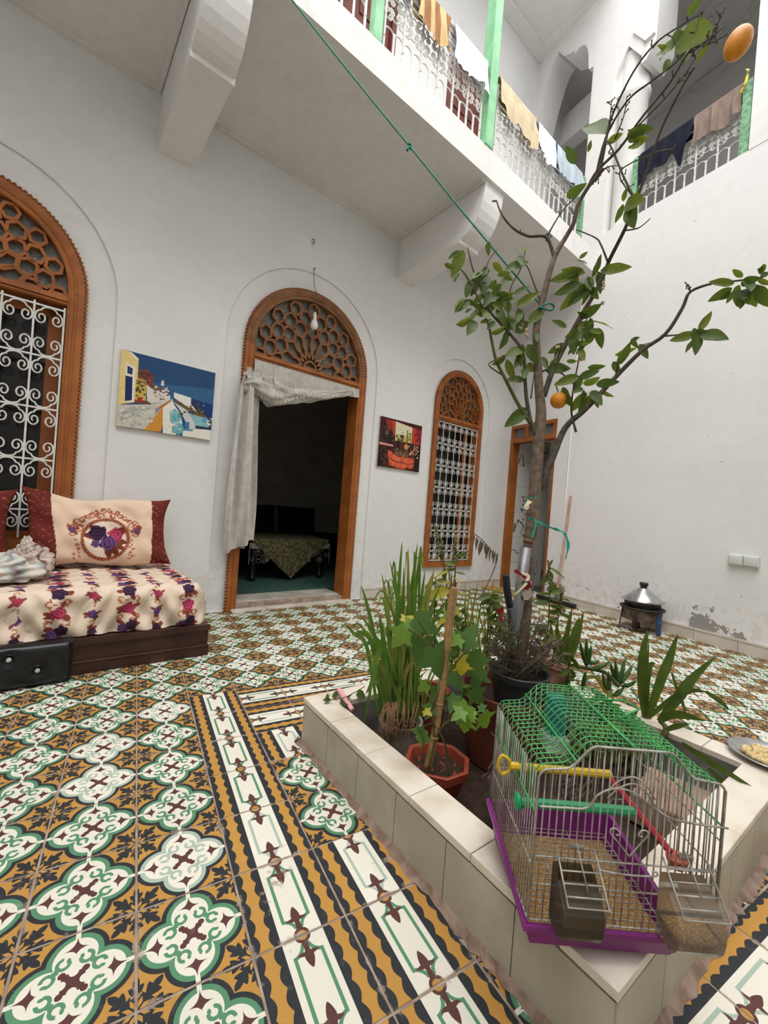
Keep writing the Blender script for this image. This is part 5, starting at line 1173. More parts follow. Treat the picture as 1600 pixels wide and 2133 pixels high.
cr = q.build('bread_crumbs', plain('pale_yellow_crumb', (226, 204, 156), (200, 172, 116), 0.95, scale=120), None, smooth='all'); tag(cr, 'heap of pale yellow crumbs on the metal plate', 'food', None, 'stuff')

# ---------------------------------------------------------------- daybed
random.seed(9)
M_DKWOOD = plain('dark_varnished_wood', (72, 44, 34), (52, 30, 24), 0.4, scale=5, bmp=0.1)
db = thing('daybed_base', 'dark wooden daybed base along the door wall', 'bed base', MA @ T(-3.965, -0.05, 0))
q = MB(); q.box(-2.2, 0, -0.815, 0, 0.0, 0.172); q.build('box', M_DKWOOD, db)
q = MB(); q.box(-2.2, 0.006, -0.828, -0.815, 0.142, 0.174); q.build('top_rail', M_DKWOOD, db)
q = MB(); q.box(-2.2, 0.004, -0.824, -0.815, 0.0, 0.052); q.build('plinth', M_DKWOOD, db)
q = MB(); q.tube([(-2.2, -0.824, 0.058), (0.004, -0.824, 0.058)], 0.006, 8); q.build('bead', M_DKWOOD, db)
def mixc(a, b_, t): return a + (b_ - a) * t[..., None]
CREAM = np.array(lin((226, 206, 186))); CREAM2 = np.array(lin((206, 186, 164))); PURP = np.array(lin((58, 34, 60))); PURD = np.array(lin((34, 24, 38))); MAG = np.array(lin((150, 30, 70))); MAGL = np.array(lin((196, 80, 110))); BRN = np.array(lin((130, 62, 48))); TAN = np.array(lin((176, 110, 80)))
RNG = np.random.default_rng(4)
def rose(C, X, Y, x, y, r, dark):
    dx, dy = X - x, Y - y; d = np.hypot(dx, dy); a = np.arctan2(dy, dx); edge = r * (1 + 0.10 * np.sin(5 * a + x * 90) + 0.05 * np.sin(9 * a))
    m = d < edge
    s = 0.5 + 0.5 * np.sin(d / r * 13 + 2.2 * np.sin(a * 2 + x * 50) + a * 1.0)
    c0, c1 = (PURD, PURP * 1.6) if dark == 0 else ((np.array(lin((52, 20, 62))), np.array(lin((120, 84, 140)))) if dark == 2 else (MAG * 0.75, MAGL))
    col = c0 + (c1 - c0) * s[..., None]; C[m] = col[m]
def leafs(C, X, Y, x, y, r, n=4, c=BRN):
    for k in range(n):
        a0 = RNG.uniform(0, 6.28); cx, cy = x + r * 1.15 * np.cos(a0), y + r * 1.15 * np.sin(a0); u = (X - cx) * np.cos(a0) + (Y - cy) * np.sin(a0); v = -(X - cx) * np.sin(a0) + (Y - cy) * np.cos(a0)
        m = (u / (r * 0.75)) ** 2 + (v / (r * 0.32)) ** 2 < 1; C[m] = c * RNG.uniform(0.8, 1.15)
def curl(C, X, Y, x, y, r, w, a0=0.0, turns=0.75, c=TAN):
    d = np.hypot(X - x, Y - y); a = (np.arctan2(Y - y, X - x) - a0) % (2 * np.pi); rr = r * (1 - 0.5 * a / (2 * np.pi)); m = (np.abs(d - rr) < w) & (a < turns * 2 * np.pi); C[m] = c
def sheet_cols(X, Y):
    C = np.zeros(X.shape + (3,)); n = 0.5 + 0.25 * np.sin(X * 31 + 3 * np.sin(Y * 17)) + 0.25 * np.sin(Y * 43 + 4 * np.sin(X * 23)); C[:] = CREAM; C = mixc(C, CREAM2, np.clip(n, 0, 1) * 0.5)
    k = 0; x = -0.105
    while x > -1.25:
        wide = k % 2 == 0; s = 0.092 if wide else 0.088
        for j in range(-1, 14):
            y = j * s + (0.03 if wide else 0)
            rr = 0.030 if wide else 0.020
            if wide:
                for sx in (-1, 1):
                    curl(C, X, Y, x + sx * 0.034, y + s / 2, 0.016, 0.0035, j + sx, 0.8); leafs(C, X, Y, x + sx * 0.028, y + s / 2, 0.014, 3, TAN)
            else: curl(C, X, Y, x, y + s / 2, 0.012, 0.003, j, 0.8)
            leafs(C, X, Y, x, y, rr, 5); t_ = j % 3
            if wide and t_ == 1:
                rose(C, X, Y, x - 0.018, y + 0.012, rr * 0.8, 2); rose(C, X, Y, x + 0.016, y - 0.008, rr * 0.85, 0)
            else: rose(C, X, Y, x, y, rr, 1 if t_ == 0 else (0 if t_ == 2 else 2))
        x -= 0.150 if wide else 0.135; k += 1
    return C
M_SHEET = attr_mat('rose_printed_cotton', 0.85, 0.08, 40, 0.15)
mt = thing('mattress', 'daybed mattress under a cream cover printed with columns of roses', 'mattress', MA @ T(-3.975, -0.05, 0.175))
def sheet():
    nx, ny = 330, 300; Lx = 1.32; U, V = np.meshgrid(np.linspace(0, 1, nx + 1), np.linspace(0, 1, ny + 1))
    D, H, R = 0.80, 0.225, 0.06; tot = D - R + PI * R / 2 + (H - R)
    s = V * tot; X = -Lx * (1 - U)
    y = np.where(s < D - R, -s, 0); z = np.where(s < D - R, H, 0.0)
    th_ = np.clip((s - (D - R)) / R, 0, PI / 2); y = np.where(s >= D - R, -(D - R) - R * np.sin(th_), y); z = np.where(s >= D - R, H - R + R * np.cos(th_), z)
    k = np.clip(s - (D - R) - PI * R / 2, 0, 9); z = z - np.where(s > D - R + PI * R / 2, k, 0)
    e = np.clip((X + 0.07) / 0.07, 0, 1); z = z - np.where(s < D, 0.10 * e ** 2.2, 0.03 * e ** 2) * np.clip(z / 0.1, 0, 1); y = y + 0.05 * e ** 2 * np.clip((s - 0.5) / 0.3, 0, 1)
    w_ = 0.006 * np.sin(X * 23 + 5 * np.sin(s * 9)) + 0.004 * np.sin(s * 41 + 6 * np.sin(X * 13)) + 0.003 * np.sin(X * 71 + s * 30)
    fr = np.clip((s - (D - R)) / R, 0, 1); y = y - w_ * fr * 1.6; z = z + w_ * 0.5 * (1 - fr) + 0.012 * np.sin(X * 9) * 0.4
    z = np.maximum(z, 0.002)
    C = sheet_cols(X, s - 0.02)
    vs = np.stack([X, y, z], -1).reshape(-1, 3); fs = [(j * (nx + 1) + i, j * (nx + 1) + i + 1, (j + 1) * (nx + 1) + i + 1, (j + 1) * (nx + 1) + i) for j in range(ny) for i in range(nx)]
    me = bpy.data.meshes.new('printed_cover'); me.from_pydata(vs.tolist(), [], fs); me.materials.append(M_SHEET); me.polygons.foreach_set('use_smooth', [True] * len(me.polygons)); set_cols(me, C.reshape(-1, 3)); me.update()
    inst('printed_cover', me, mt)
sheet()
q = MB(); q.rbox(-2.15, -0.02, -0.785, -0.005, 0.002, 0.205, 0.05); q.build('core', plain('cream_ticking', (214, 196, 176), None, 0.9), mt, smooth=True)

def cushion_cols(X, Y, wx, wz):
    C = np.zeros(X.shape + (3,)); C[:] = np.array(lin((228, 200, 176))); n = 0.5 + 0.5 * np.sin(X * 27 + 3 * np.sin(Y * 31)); C = mixc(C, np.array(lin((206, 176, 150))), n * 0.25)
    m = (X < -wx * 0.33 - 0.02 * np.sin(Y * 9)) | (X > wx * 0.37); C[m] = np.array(lin((104, 40, 34)))
    v = np.abs(np.sin(X * 60 + 4 * np.sin(Y * 50)) * np.sin(Y * 70 + 3 * np.sin(X * 40))) > 0.93; C[m & v] = np.array(lin((170, 100, 80)))
    cx, cy, R = 0.015, -0.075, 0.118
    d = np.hypot(X - cx, Y - cy); rg = np.abs(d - R) < 0.009; C[rg] = TAN * 0.9; a = np.arctan2(Y - cy, X - cx); C[rg & (np.sin(a * 44) > 0.3)] = BRN
    C[d < R - 0.010] = np.array(lin((232, 212, 192)))
    for sx in (-1, 1):
        for (ox, oy, r, a0) in ((0.035, 0.14, 0.022, 0.5), (0.075, 0.145, 0.020, 2.0), (0.055, 0.165, 0.018, 3.5), (0.10, 0.128, 0.016, 1.0), (0.135, 0.07, 0.026, 2.0), (0.17, 0.075, 0.022, 4.0), (0.15, 0.10, 0.018, 0.0), (0.16, 0.035, 0.02, 3.0), (0.12, 0.11, 0.016, 5.0), (0.018, 0.175, 0.016, 1.5)):
            curl(C, X, Y, cx + sx * ox, cy + oy, r, 0.0042, a0 * sx, 0.85, TAN); curl(C, X, Y, cx + sx * ox, cy + oy, r * 0.5, 0.003, a0 * sx + 2, 0.8, BRN)
        rose(C, X, Y, cx + sx * 0.165, cy + 0.052, 0.020, 2); leafs(C, X, Y, cx + sx * 0.165, cy + 0.052, 0.02, 4, BRN)
        for j in range(5): leafs(C, X, Y, cx + sx * 0.14, cy - 0.02 - 0.025 * j, 0.013, 3, TAN)
    leafs(C, X, Y, cx, cy, 0.06, 8, BRN * 0.8)
    rose(C, X, Y, cx - 0.040, cy + 0.035, 0.046, 0); rose(C, X, Y, cx + 0.05, cy + 0.028, 0.040, 1); rose(C, X, Y, cx + 0.012, cy - 0.025, 0.042, 2); rose(C, X, Y, cx - 0.05, cy - 0.03, 0.022, 2)
    return C
M_CUSH = attr_mat('rose_cushion_cotton', 0.85, 0.06, 40, 0.12)
def big_cushion(label, x, y, z, rx, rz, cols=True, wx=0.72, wz=0.43, th_=0.17):
    c = thing('cushion', label, 'cushion', MA @ T(x, y, z) @ RZ(rz) @ RX(rx), 'cushions on the daybed')
    n, m = (150, 110) if cols else (30, 24)
    for sg, nm in ((-1, 'printed_front'), (1, 'plain_back')):
        U, V = np.meshgrid(np.linspace(-1, 1, n + 1), np.linspace(-1, 1, m + 1)); e = np.clip((1 - U ** 4) * (1 - V ** 4), 0, 1) ** 0.45
        pin = 1 + 0.10 * (np.abs(U * V)) ** 3; X = U * wx / 2 * pin * (1 - 0.03 * (1 - V * V)); Z = V * wz / 2 * pin - 0.03 * (1 - U * U) * np.clip(V, 0, 1) + 0.012 * np.sin(U * 5) * V
        Y = sg * th_ / 2 * e + 0.006 * np.sin(U * 14 + V * 8) * e + sg * 0.006 * np.sin(V * 9 + U * 3) * e
        me = bpy.data.meshes.new(nm); me.from_pydata(np.stack([X, Y, Z], -1).reshape(-1, 3).tolist(), [], [(j * (n + 1) + i, j * (n + 1) + i + 1, (j + 1) * (n + 1) + i + 1, (j + 1) * (n + 1) + i) for j in range(m) for i in range(n)])
        me.materials.append(M_CUSH); me.polygons.foreach_set('use_smooth', [True] * len(me.polygons)); C = cushion_cols(X, Z, wx, wz) if sg < 0 else np.tile(CREAM, (X.size, 1)); set_cols(me, C.reshape(-1, 3)); inst(nm, me, c)
    return c
big_cushion('cream cushion with rose medallion and brown ends on the daybed', -4.44, -0.185, 0.635, -0.30, 0.0)
big_cushion('brown-ended cushion cut off by the left edge of the picture', -5.175, -0.20, 0.635, -0.30, 0.02, wx=0.60)
bd = thing('cloth_bundle', 'crumpled pastel cloth bundle on the daybed', 'cloth', MA @ T(-4.86, -0.55, 0.41))
M_BND = attr_mat('pastel_mixed_cloth', 0.9, 0.15, 30, 0.3)
def bundle(cx, cy, cz, rx, ry, rz, seed, cols):
    n, m = 60, 40; U, V = np.meshgrid(np.linspace(0, 2 * PI, n + 1), np.linspace(0, PI, m + 1)); k = 1 + 0.16 * np.sin(5 * U + seed) * np.sin(3 * V) + 0.10 * np.sin(9 * U + 4 * V + seed) + 0.07 * np.sin(13 * V + 3 * U)
    X = cx + rx * np.sin(V) * np.cos(U) * k; Y = cy + ry * np.sin(V) * np.sin(U) * k; Z = np.maximum(cz + rz * np.cos(V) * k, 0.002)
    s = 0.5 + 0.5 * np.sin(7 * U + 5 * V + 2 * np.sin(6 * V + seed)); C = np.array(lin(cols[0])) + (np.array(lin(cols[1])) - np.array(lin(cols[0]))) * (s > 0.62)[..., None]; C[(s < 0.12)] = lin(cols[2])
    me = bpy.data.meshes.new('fold'); me.from_pydata(np.stack([X, Y, Z], -1).reshape(-1, 3).tolist(), [], [(j * (n + 1) + i, j * (n + 1) + i + 1, (j + 1) * (n + 1) + i + 1, (j + 1) * (n + 1) + i) for j in range(m) for i in range(n)])
    me.materials.append(M_BND); me.polygons.foreach_set('use_smooth', [True] * len(me.polygons)); set_cols(me, C.reshape(-1, 3)); inst('fold', me, bd)
bundle(0.0, 0.0, 0.05, 0.15, 0.14, 0.075, 1.0, ((176, 190, 188), (214, 206, 196), (150, 130, 126)))
bundle(0.09, 0.03, 0.07, 0.10, 0.10, 0.085, 2.3, ((206, 196, 184), (178, 160, 150), (120, 84, 78)))
bundle(0.075, 0.02, 0.15, 0.028, 0.03, 0.055, 4.0, ((214, 206, 194), (196, 186, 172), (170, 150, 140)))
M_LEATHER = plain('black_leatherette', (26, 26, 28), (18, 18, 20), 0.32, scale=20, bmp=0.1)
lp = thing('padded_panel', 'black tufted leatherette panel with crystal buttons before the daybed', 'panel', MA @ T(-4.588, -0.905, 0))
q = MB(); btn = [(onA(18, 1376, 0.955).x + 4.588, onA(18, 1376, 0.955).z), (onA(78, 1398, 0.955).x + 4.588, onA(78, 1398, 0.955).z)]; btn += [(btn[0][0] - 0.12 * k, btn[k % 2][1]) for k in range(1, 6)]
def pad(u, v):
    x = -0.9 + 0.9 * u; z = 0.002 + 0.188 * v; e = max(0.0, 1 - (2 * v - 1) ** 6) ** 0.5 * (1 - max(0, (u - 0.96) / 0.04) ** 3 * 0.8); dd = 0.0
    for bx, bz in btn: dd += 0.020 * math.exp(-((x - bx) ** 2 + (z - bz) ** 2) / 0.0009)
    return (x, -0.012 - 0.042 * e + dd * e, z)
q.grid(150, 36, pad); q.box(-0.9, 0, -0.014, 0.012, 0.001, 0.19); q.build('padding', M_LEATHER, lp, smooth='all')
q = MB()
for k in range(34): q.tube([(-0.012 + 0.003 * math.sin(k), -0.045, 0.01 + 0.0052 * k), (-0.004 + 0.003 * math.cos(k * 2), -0.030, 0.013 + 0.0052 * k)], 0.0035, 4)
q.build('ruched_edge', M_LEATHER, lp)
for bx, bz in btn:
    q = MB(); q.lathe([(0.0, 0.008), (0.007, 0.006), (0.0105, 0.001), (0.0105, -0.003)], 10, M=T(bx, -0.046, bz) @ RX(PI / 2), caps=False); q.build('crystal_button', plain('crystal', (225, 225, 228), None, 0.08, 0.6) if 'crystal' not in bpy.data.materials else bpy.data.materials['crystal'], lp)

# ---------------------------------------------------------------- paintings
M_PRINT = attr_mat('printed_canvas', 0.6, 0.22, 70, 0.05)
M_CANVAS = plain('canvas_edge', (206, 200, 190), None, 0.9)
def painting(label, u, z, wd, ht, BL, ex, ey, polys, speck):
    t = thing('painting', label, 'painting', MA @ T(u, 0, z))
    q = MB(); q.box(0, wd, -0.022, -0.001, 0, ht); q.build('canvas', M_CANVAS, t)
    det = ex[0] * ey[1] - ex[1] * ey[0]; vs = []; fs = []; cols = []; y = -0.0222
    def inv_(p):
        dx, dy = p[0] - BL[0], p[1] - BL[1]; return (min(1, max(0, (dx * ey[1] - dy * ey[0]) / det)), min(1, max(0, (ex[0] * dy - ex[1] * dx) / det)))
    for col, pts in polys:
        b0 = len(vs); P = [inv_(p) for p in pts] if pts else [(0, 0), (1, 0), (1, 1), (0, 1)]
        vs += [(a * wd, y, b_ * ht) for a, b_ in P]; fs.append(tuple(range(b0, len(vs)))); cols += [lin(col)] * len(P); y -= 0.00004
    for (x0, y0, x1, y1, n, s, cs) in speck:
        for k in range(n):
            b0 = len(vs); p = inv_((random.uniform(x0, x1), random.uniform(y0, y1))); c = lin(random.choice(cs)); r = s * random.uniform(0.5, 1.3); a0 = random.uniform(0, PI)
            for i in range(5): vs.append((min(wd, max(0, p[0] * wd + r * math.cos(a0 + i * 1.257))), y, min(ht, max(0, p[1] * ht + r * random.uniform(0.5, 1) * math.sin(a0 + i * 1.257))))); cols.append(c)
            fs.append(tuple(range(b0, b0 + 5))); y -= 0.000004
    me = bpy.data.meshes.new('print'); me.from_pydata(vs, [], fs); me.materials.append(M_PRINT); set_cols(me, np.array(cols)); me.update(); inst('print', me, t)
    return t
painting('landscape canvas of a whitewashed village street under a deep blue sky', -4.387, 1.308, 0.603, 0.504, (90, 1225), (1360, 225), (75, -1105), [
 ((40, 74, 112), None), ((52, 96, 134), [(330, 560), (1535, 620), (1500, 880), (330, 880)]), ((28, 56, 110), [(1140, 780), (1500, 870), (1480, 1120), (1100, 1000)]),
 ((196, 190, 176), [(90, 1225), (100, 920), (560, 900), (860, 800), (780, 960), (470, 1280)]), ((168, 172, 166), [(160, 1010), (330, 930), (430, 940), (300, 1040)]), ((206, 202, 190), [(430, 1000), (560, 960), (610, 1010), (480, 1060)]), ((150, 152, 146), [(150, 1150), (480, 960), (486, 970), (160, 1162)]),
 ((222, 198, 132), [(165, 120), (250, 140), (385, 250), (375, 520), (330, 880), (110, 920)]), ((232, 228, 214), [(250, 140), (300, 155), (390, 240), (380, 260)]), ((226, 222, 208), [(220, 300), (340, 370), (320, 880), (200, 870)]), ((36, 44, 92), [(212, 495), (305, 510), (295, 850), (203, 865)]), ((44, 56, 88), [(240, 350), (310, 385), (300, 480), (235, 460)]),
 ((120, 62, 52), [(385, 400), (480, 380), (590, 460), (585, 640), (480, 760), (380, 600)]), ((196, 168, 86), [(360, 510), (490, 550), (480, 870), (330, 880)]), ((110, 70, 48), [(330, 840), (540, 850), (545, 905), (330, 880)]), ((170, 44, 44), [(370, 800), (440, 800), (430, 875), (365, 870)]),
 ((214, 206, 196), [(490, 600), (560, 660), (830, 760), (820, 820), (560, 890), (500, 850)]), ((120, 92, 80), [(590, 600), (700, 640), (790, 690), (800, 730), (590, 690)]), ((206, 206, 200), [(690, 600), (705, 530), (735, 530), (735, 620)]), ((220, 214, 204), [(735, 640), (810, 680), (815, 800), (780, 790)]),
 ((178, 106, 48), [(640, 950), (830, 820), (850, 830), (700, 960)]), ((200, 138, 56), [(455, 1285), (700, 955), (785, 965), (690, 1315)]), ((136, 140, 150), [(615, 950), (690, 960), (610, 1050)]),
 ((226, 222, 212), [(720, 940), (860, 820), (890, 900), (960, 1000), (1010, 1180), (900, 1360), (720, 1330)]), ((124, 174, 180), [(820, 1010), (900, 950), (975, 1040), (980, 1150), (860, 1190), (820, 1140)]), ((116, 170, 178), [(850, 1230), (1000, 1170), (1025, 1250), (990, 1340), (850, 1330)]),
 ((106, 90, 60), [(880, 800), (1140, 940), (1390, 1060), (1330, 1085), (1060, 970), (900, 860)]), ((226, 224, 216), [(880, 700), (1140, 770), (1135, 870), (1250, 1000), (1060, 900), (880, 780)]), ((200, 200, 196), [(880, 850), (1060, 960), (1200, 1160), (1210, 1250), (1120, 1280), (960, 960)]), ((60, 120, 164), [(1050, 1150), (1115, 1160), (1110, 1260), (1040, 1250)]), ((132, 180, 184), [(1100, 1010), (1300, 1070), (1410, 1090), (1420, 1240), (1215, 1210)]), ((78, 150, 190), [(1315, 1090), (1385, 1100), (1375, 1160), (1310, 1150)]),
 ((222, 218, 208), [(1010, 1300), (1170, 1260), (1180, 1400), (1010, 1380)]), ((224, 220, 208), [(1180, 1260), (1460, 1280), (1450, 1450), (1170, 1400)]), ((52, 60, 74), [(1215, 1210), (1460, 1245), (1460, 1285), (1210, 1240)]), ((84, 140, 170), [(1020, 1260), (1170, 1270), (1160, 1300), (1020, 1295)]), ((60, 58, 62), [(1140, 790), (1330, 960), (1380, 1060), (1270, 1000), (1180, 880)])],
 [(100, 930, 560, 1230, 50, 0.012, [(186, 184, 172), (160, 162, 154), (214, 208, 194)]), (390, 400, 560, 640, 30, 0.010, [(90, 52, 48), (150, 90, 70), (60, 60, 40)]), (350, 540, 470, 780, 20, 0.008, [(60, 58, 36), (90, 80, 44)]), (600, 620, 820, 820, 26, 0.008, [(140, 100, 90), (226, 220, 210), (90, 80, 74)]), (950, 850, 1350, 1060, 30, 0.009, [(90, 74, 50), (70, 66, 52), (150, 140, 120)]), (1410, 1090, 1470, 1230, 12, 0.012, [(226, 224, 220), (70, 74, 80)]), (830, 980, 1000, 1330, 16, 0.014, [(150, 196, 198), (96, 156, 168)])])
painting('dark red still life canvas of bottles and a woven basket', -2.192, 1.316, 0.573, 0.494, (170, 1600), (1175, 185), (110, -1385), [
 ((72, 28, 28), None), ((150, 44, 36), [(430, 290), (690, 330), (650, 760), (440, 700)]), ((186, 70, 44), [(590, 310), (690, 330), (660, 700), (600, 640)]), ((216, 210, 180), [(690, 330), (1160, 470), (1130, 900), (660, 860)]), ((196, 188, 120), [(680, 680), (1130, 720), (1130, 930), (670, 880)]), ((178, 58, 40), [(1160, 470), (1260, 490), (1250, 960), (1130, 940)]), ((140, 40, 42), [(1260, 490), (1430, 540), (1400, 1000), (1250, 950)]),
 ((36, 26, 26), [(210, 1040), (620, 1060), (480, 1150), (450, 1600), (180, 1600)]), ((214, 150, 130), [(240, 930), (600, 1000), (610, 1050), (240, 1000)]), ((40, 34, 32), [(300, 900), (340, 500), (400, 300), (450, 480), (440, 900)]), ((38, 30, 34), [(440, 940), (480, 620), (540, 520), (600, 620), (600, 960)]),
 ((44, 32, 28), [(710, 1080), (720, 840), (800, 830), (790, 1080)]), ((92, 44, 36), [(800, 1080), (810, 700), (910, 710), (880, 1080)]), ((110, 76, 40), [(985, 960), (1000, 560), (1030, 550), (1020, 960)]), ((206, 140, 84), [(910, 1010), (960, 960), (1030, 990), (1030, 1090), (970, 1140), (915, 1090)]), ((48, 36, 34), [(1050, 1000), (1180, 960), (1330, 1040), (1310, 1400), (1060, 1330)]), ((210, 150, 110), [(1040, 1280), (1180, 1140), (1230, 940), (1245, 960), (1200, 1160), (1060, 1300)]), ((190, 110, 80), [(1220, 1060), (1330, 1010), (1340, 1050), (1250, 1180)]),
 ((64, 50, 36), [(600, 1100), (950, 1100), (1080, 1300), (640, 1290)]), ((206, 88, 52), [(470, 1150), (560, 1190), (640, 1280), (800, 1340), (1100, 1360), (1210, 1430), (1180, 1640), (1100, 1690), (1000, 1640), (900, 1700), (700, 1660), (500, 1560), (450, 1330)]), ((112, 34, 30), [(450, 1330), (640, 1440), (1000, 1530), (1200, 1520), (1200, 1545), (1000, 1560), (640, 1470), (450, 1360)]), ((40, 26, 30), [(1230, 1300), (1420, 1000), (1345, 1780), (1180, 1740)])],
 [(470, 1200, 1180, 1640, 110, 0.010, [(226, 116, 76), (180, 66, 44), (214, 140, 100)]), (690, 640, 1130, 900, 36, 0.011, [(120, 122, 60), (170, 168, 90), (90, 86, 50)]), (620, 1110, 1040, 1320, 60, 0.010, [(110, 88, 60), (60, 52, 40), (150, 130, 100)]), (250, 420, 640, 930, 50, 0.010, [(96, 72, 52), (60, 44, 40), (140, 110, 90)]), (1050, 1000, 1330, 1380, 34, 0.010, [(220, 200, 180), (120, 60, 50), (30, 26, 28)]), (200, 1060, 460, 1600, 40, 0.012, [(90, 60, 40), (120, 50, 40), (50, 36, 30)]), (1180, 520, 1400, 980, 26, 0.010, [(206, 90, 60), (110, 30, 34)])])

# ---------------------------------------------------------------- things on and by the plain wall
tg = onB(1357, 1322, 0.0); base = Vector((3.865, 1.02, 0))
bz = thing('charcoal_brazier', 'low soot-stained metal brazier on legs against the plain wall', 'brazier', Matrix.Translation(base))
M_SOOT = plain('sooty_steel', (112, 98, 88), (52, 44, 40), 0.6, 0.4, scale=9, lo=0.4, hi=0.6)
q = MB(); q.lathe([(0.150, 0.10), (0.152, 0.205), (0.158, 0.208), (0.158, 0.212), (0.146, 0.210), (0.144, 0.12), (0.0, 0.11)], 32, caps=False); q.build('fire_ring', M_SOOT, bz, smooth='all')
q = MB(); q.tube([(0.166 * math.cos(k * PI / 16), 0.166 * math.sin(k * PI / 16), 0.204) for k in range(32)], 0.010, 6, True); q.build('rim', plain('black_rim', (34, 32, 32), None, 0.6), bz, smooth='all')
q = MB(); q.box(-0.035, 0.035, -0.016, 0.016, 0, 0.10); lm = q.mesh('leg', M_SOOT); bl = MB(); bl.rbox(-0.02, 0.02, -0.012, 0.012, 0.0, 0.20, 0.004); blm = bl.mesh('leg', plain('blue_painted_steel', (44, 84, 128), (50, 52, 56), 0.6, scale=12))
inst('leg', lm, bz, T(0.04, 0.06, 0)); bdir = (CAM - base); bdir.z = 0; bdir.normalize(); rt_ = Vector((-bdir.y, bdir.x, 0))
inst('leg', blm, bz, T(*(bdir * 0.09 + rt_ * 0.13)), label='blue painted leg')
for k, (r_, f) in enumerate(((-0.145, 0.06), (-0.05, -0.14))):
    q = MB(); p = bdir * f + rt_ * r_; q.tube([(p.x, p.y, 0.20), (p.x * 1.12, p.y * 1.12, 0.0)], 0.006, 6); q.build('leg', M_SOOT, bz)
tj = thing('tagine', 'shiny aluminium tagine with conical lid on the brazier', 'cooking pot', Matrix.Translation(base + Vector((0, 0, 0.2135))))
q = MB(); q.lathe([(0.10, 0.0), (0.135, 0.012), (0.150, 0.046), (0.168, 0.056), (0.168, 0.060), (0.148, 0.058), (0.0, 0.057)], 40, caps=False); q.build('dish', M_ALU, tj, smooth='all')
q = MB(); q.lathe([(0.152, 0.060), (0.148, 0.068), (0.090, 0.115), (0.040, 0.158), (0.030, 0.168), (0.0, 0.17)], 40, caps=False); q.build('lid', M_ALU, tj, smooth='all')
q = MB(); q.lathe([(0.0, 0.166), (0.026, 0.168), (0.027, 0.182), (0.034, 0.186), (0.035, 0.206), (0.030, 0.212), (0.0, 0.213)], 20, caps=False); q.build('knob', M_BLACKPOT, tj, smooth='all')
sq = thing('floor_squeegee', 'floor squeegee with a reddish pole leaning on the wall by the kitchen door', 'squeegee', MBF @ T(0.95, -0.06, 0))
q = MB(); q.tube([(0.0, 0.0, 0.03), (0.045, 0.048, 1.20)], 0.0125, 8); q.build('pole', plain('worn_pink_pole', (178, 134, 118), (198, 172, 152), 0.7, scale=6), sq, smooth=True)
q = MB(); q.box(-0.25, 0.25, -0.03, 0.008, 0.012, 0.045); q.build('head', plain('black_bar', (34, 34, 36), None, 0.5), sq)
q = MB(); q.box(-0.25, 0.25, -0.018, -0.006, 0.0, 0.013); q.build('rubber_lip', plain('dark_rubber', (22, 22, 22), None, 0.7), sq)
q = MB(); q.lathe([(0.018, 0.03), (0.022, 0.06), (0.014, 0.10)], 10); q.build('pole_socket', plain('grey_socket', (90, 90, 94), None, 0.5), sq, smooth=True)
M_BOX = plain('grey_white_plastic', (206, 210, 206), None, 0.45)
for k in range(2):
    sb = thing('junction_box', ['left of two square white junction boxes on the plain wall', 'right of two square white junction boxes on the plain wall'][k], 'junction box', MBF @ T(2.528 + 0.097 * k, 0, 0.712 + 0.0 * k), 'junction boxes on the plain wall')
    q = MB(); q.rbox(-0.047, 0.047, -0.036, -0.001, -0.042, 0.042, 0.006); q.build('case', M_BOX, sb, smooth=True)
    q = MB(); q.rbox(-0.040, 0.040, -0.041, -0.035, -0.035, 0.035, 0.003); q.build('flap', M_BOX, sb, smooth=True)
cb_ = thing('wall_cable', 'thin white cable running up the plain wall above the squeegee', 'cable', MBF @ T(0.93, 0, 0))
q = MB(); q.tube([(0.0, -0.005, 0.3), (-0.002, -0.006, 1.2), (0.0, -0.006, 2.4), (0.003, -0.005, 3.9)], 0.0055, 6); q.build('cord', plain('white_cord', (240, 238, 236), None, 0.5), cb_)
mt2 = thing('doormat', 'yellow-brown mat lying at the kitchen doorway', 'mat', MBF @ T(0.28, -0.22, 0.001) @ RZ(0.1))
q = MB(); q.rbox(-0.30, 0.22, -0.13, 0.13, 0, 0.012, 0.004); q.build('pile', plain('ochre_mat', (180, 140, 66), (150, 110, 50), 0.95, scale=40), mt2)

# ---------------------------------------------------------------- kitchen doorway
kd = struct('door_2', 'kitchen doorway with glazed transom in brown frame beside the corner', MBF, cat='door')
q = MB(); q.box(0.037, 0.085, -0.015, 0.10, 0, 1.875); q.build('jamb', M_WOOD, kd)
q = MB(); q.box(0.685, 0.733, 0.02, 0.10, 0, 1.875); q.build('jamb', M_WOOD, kd)
q = MB(); q.box(0.037, 0.733, -0.015, 0.10, 1.875, 1.925); q.build('transom_rail', M_WOOD, kd)
q = MB(); q.box(0.037, 0.733, -0.015, 0.10, 2.055, 2.098); q.build('head_rail', M_WOOD, kd)
for x in (0.037, 0.265, 0.69):
    q = MB(); q.box(x, x + 0.043, -0.012, 0.09, 1.925, 2.055); q.build('mullion', M_WOOD, kd)
for x0, x1 in ((0.08, 0.265), (0.308, 0.69)):
    q = MB(); q.box(x0, x1, 0.03, 0.036, 1.925, 2.055); q.build('pane', M_GLASSGREY, kd)
kr = MB(); kr.box(-1.5, 3.0, 2.3, 2.45, 0, 3.2); kr.box(-1.6, -1.5, 0.25, 2.4, 0, 3.2); kr.box(2.9, 3.0, 0.25, 2.4, 0, 3.2); kr.box(-1.6, 3.0, 0.25, 2.4, 2.7, 2.85)
struct('wall_kitchen', 'dim kitchen walls beyond the right doorway', MBF, kr, M_DARKWALL, cat='wall')
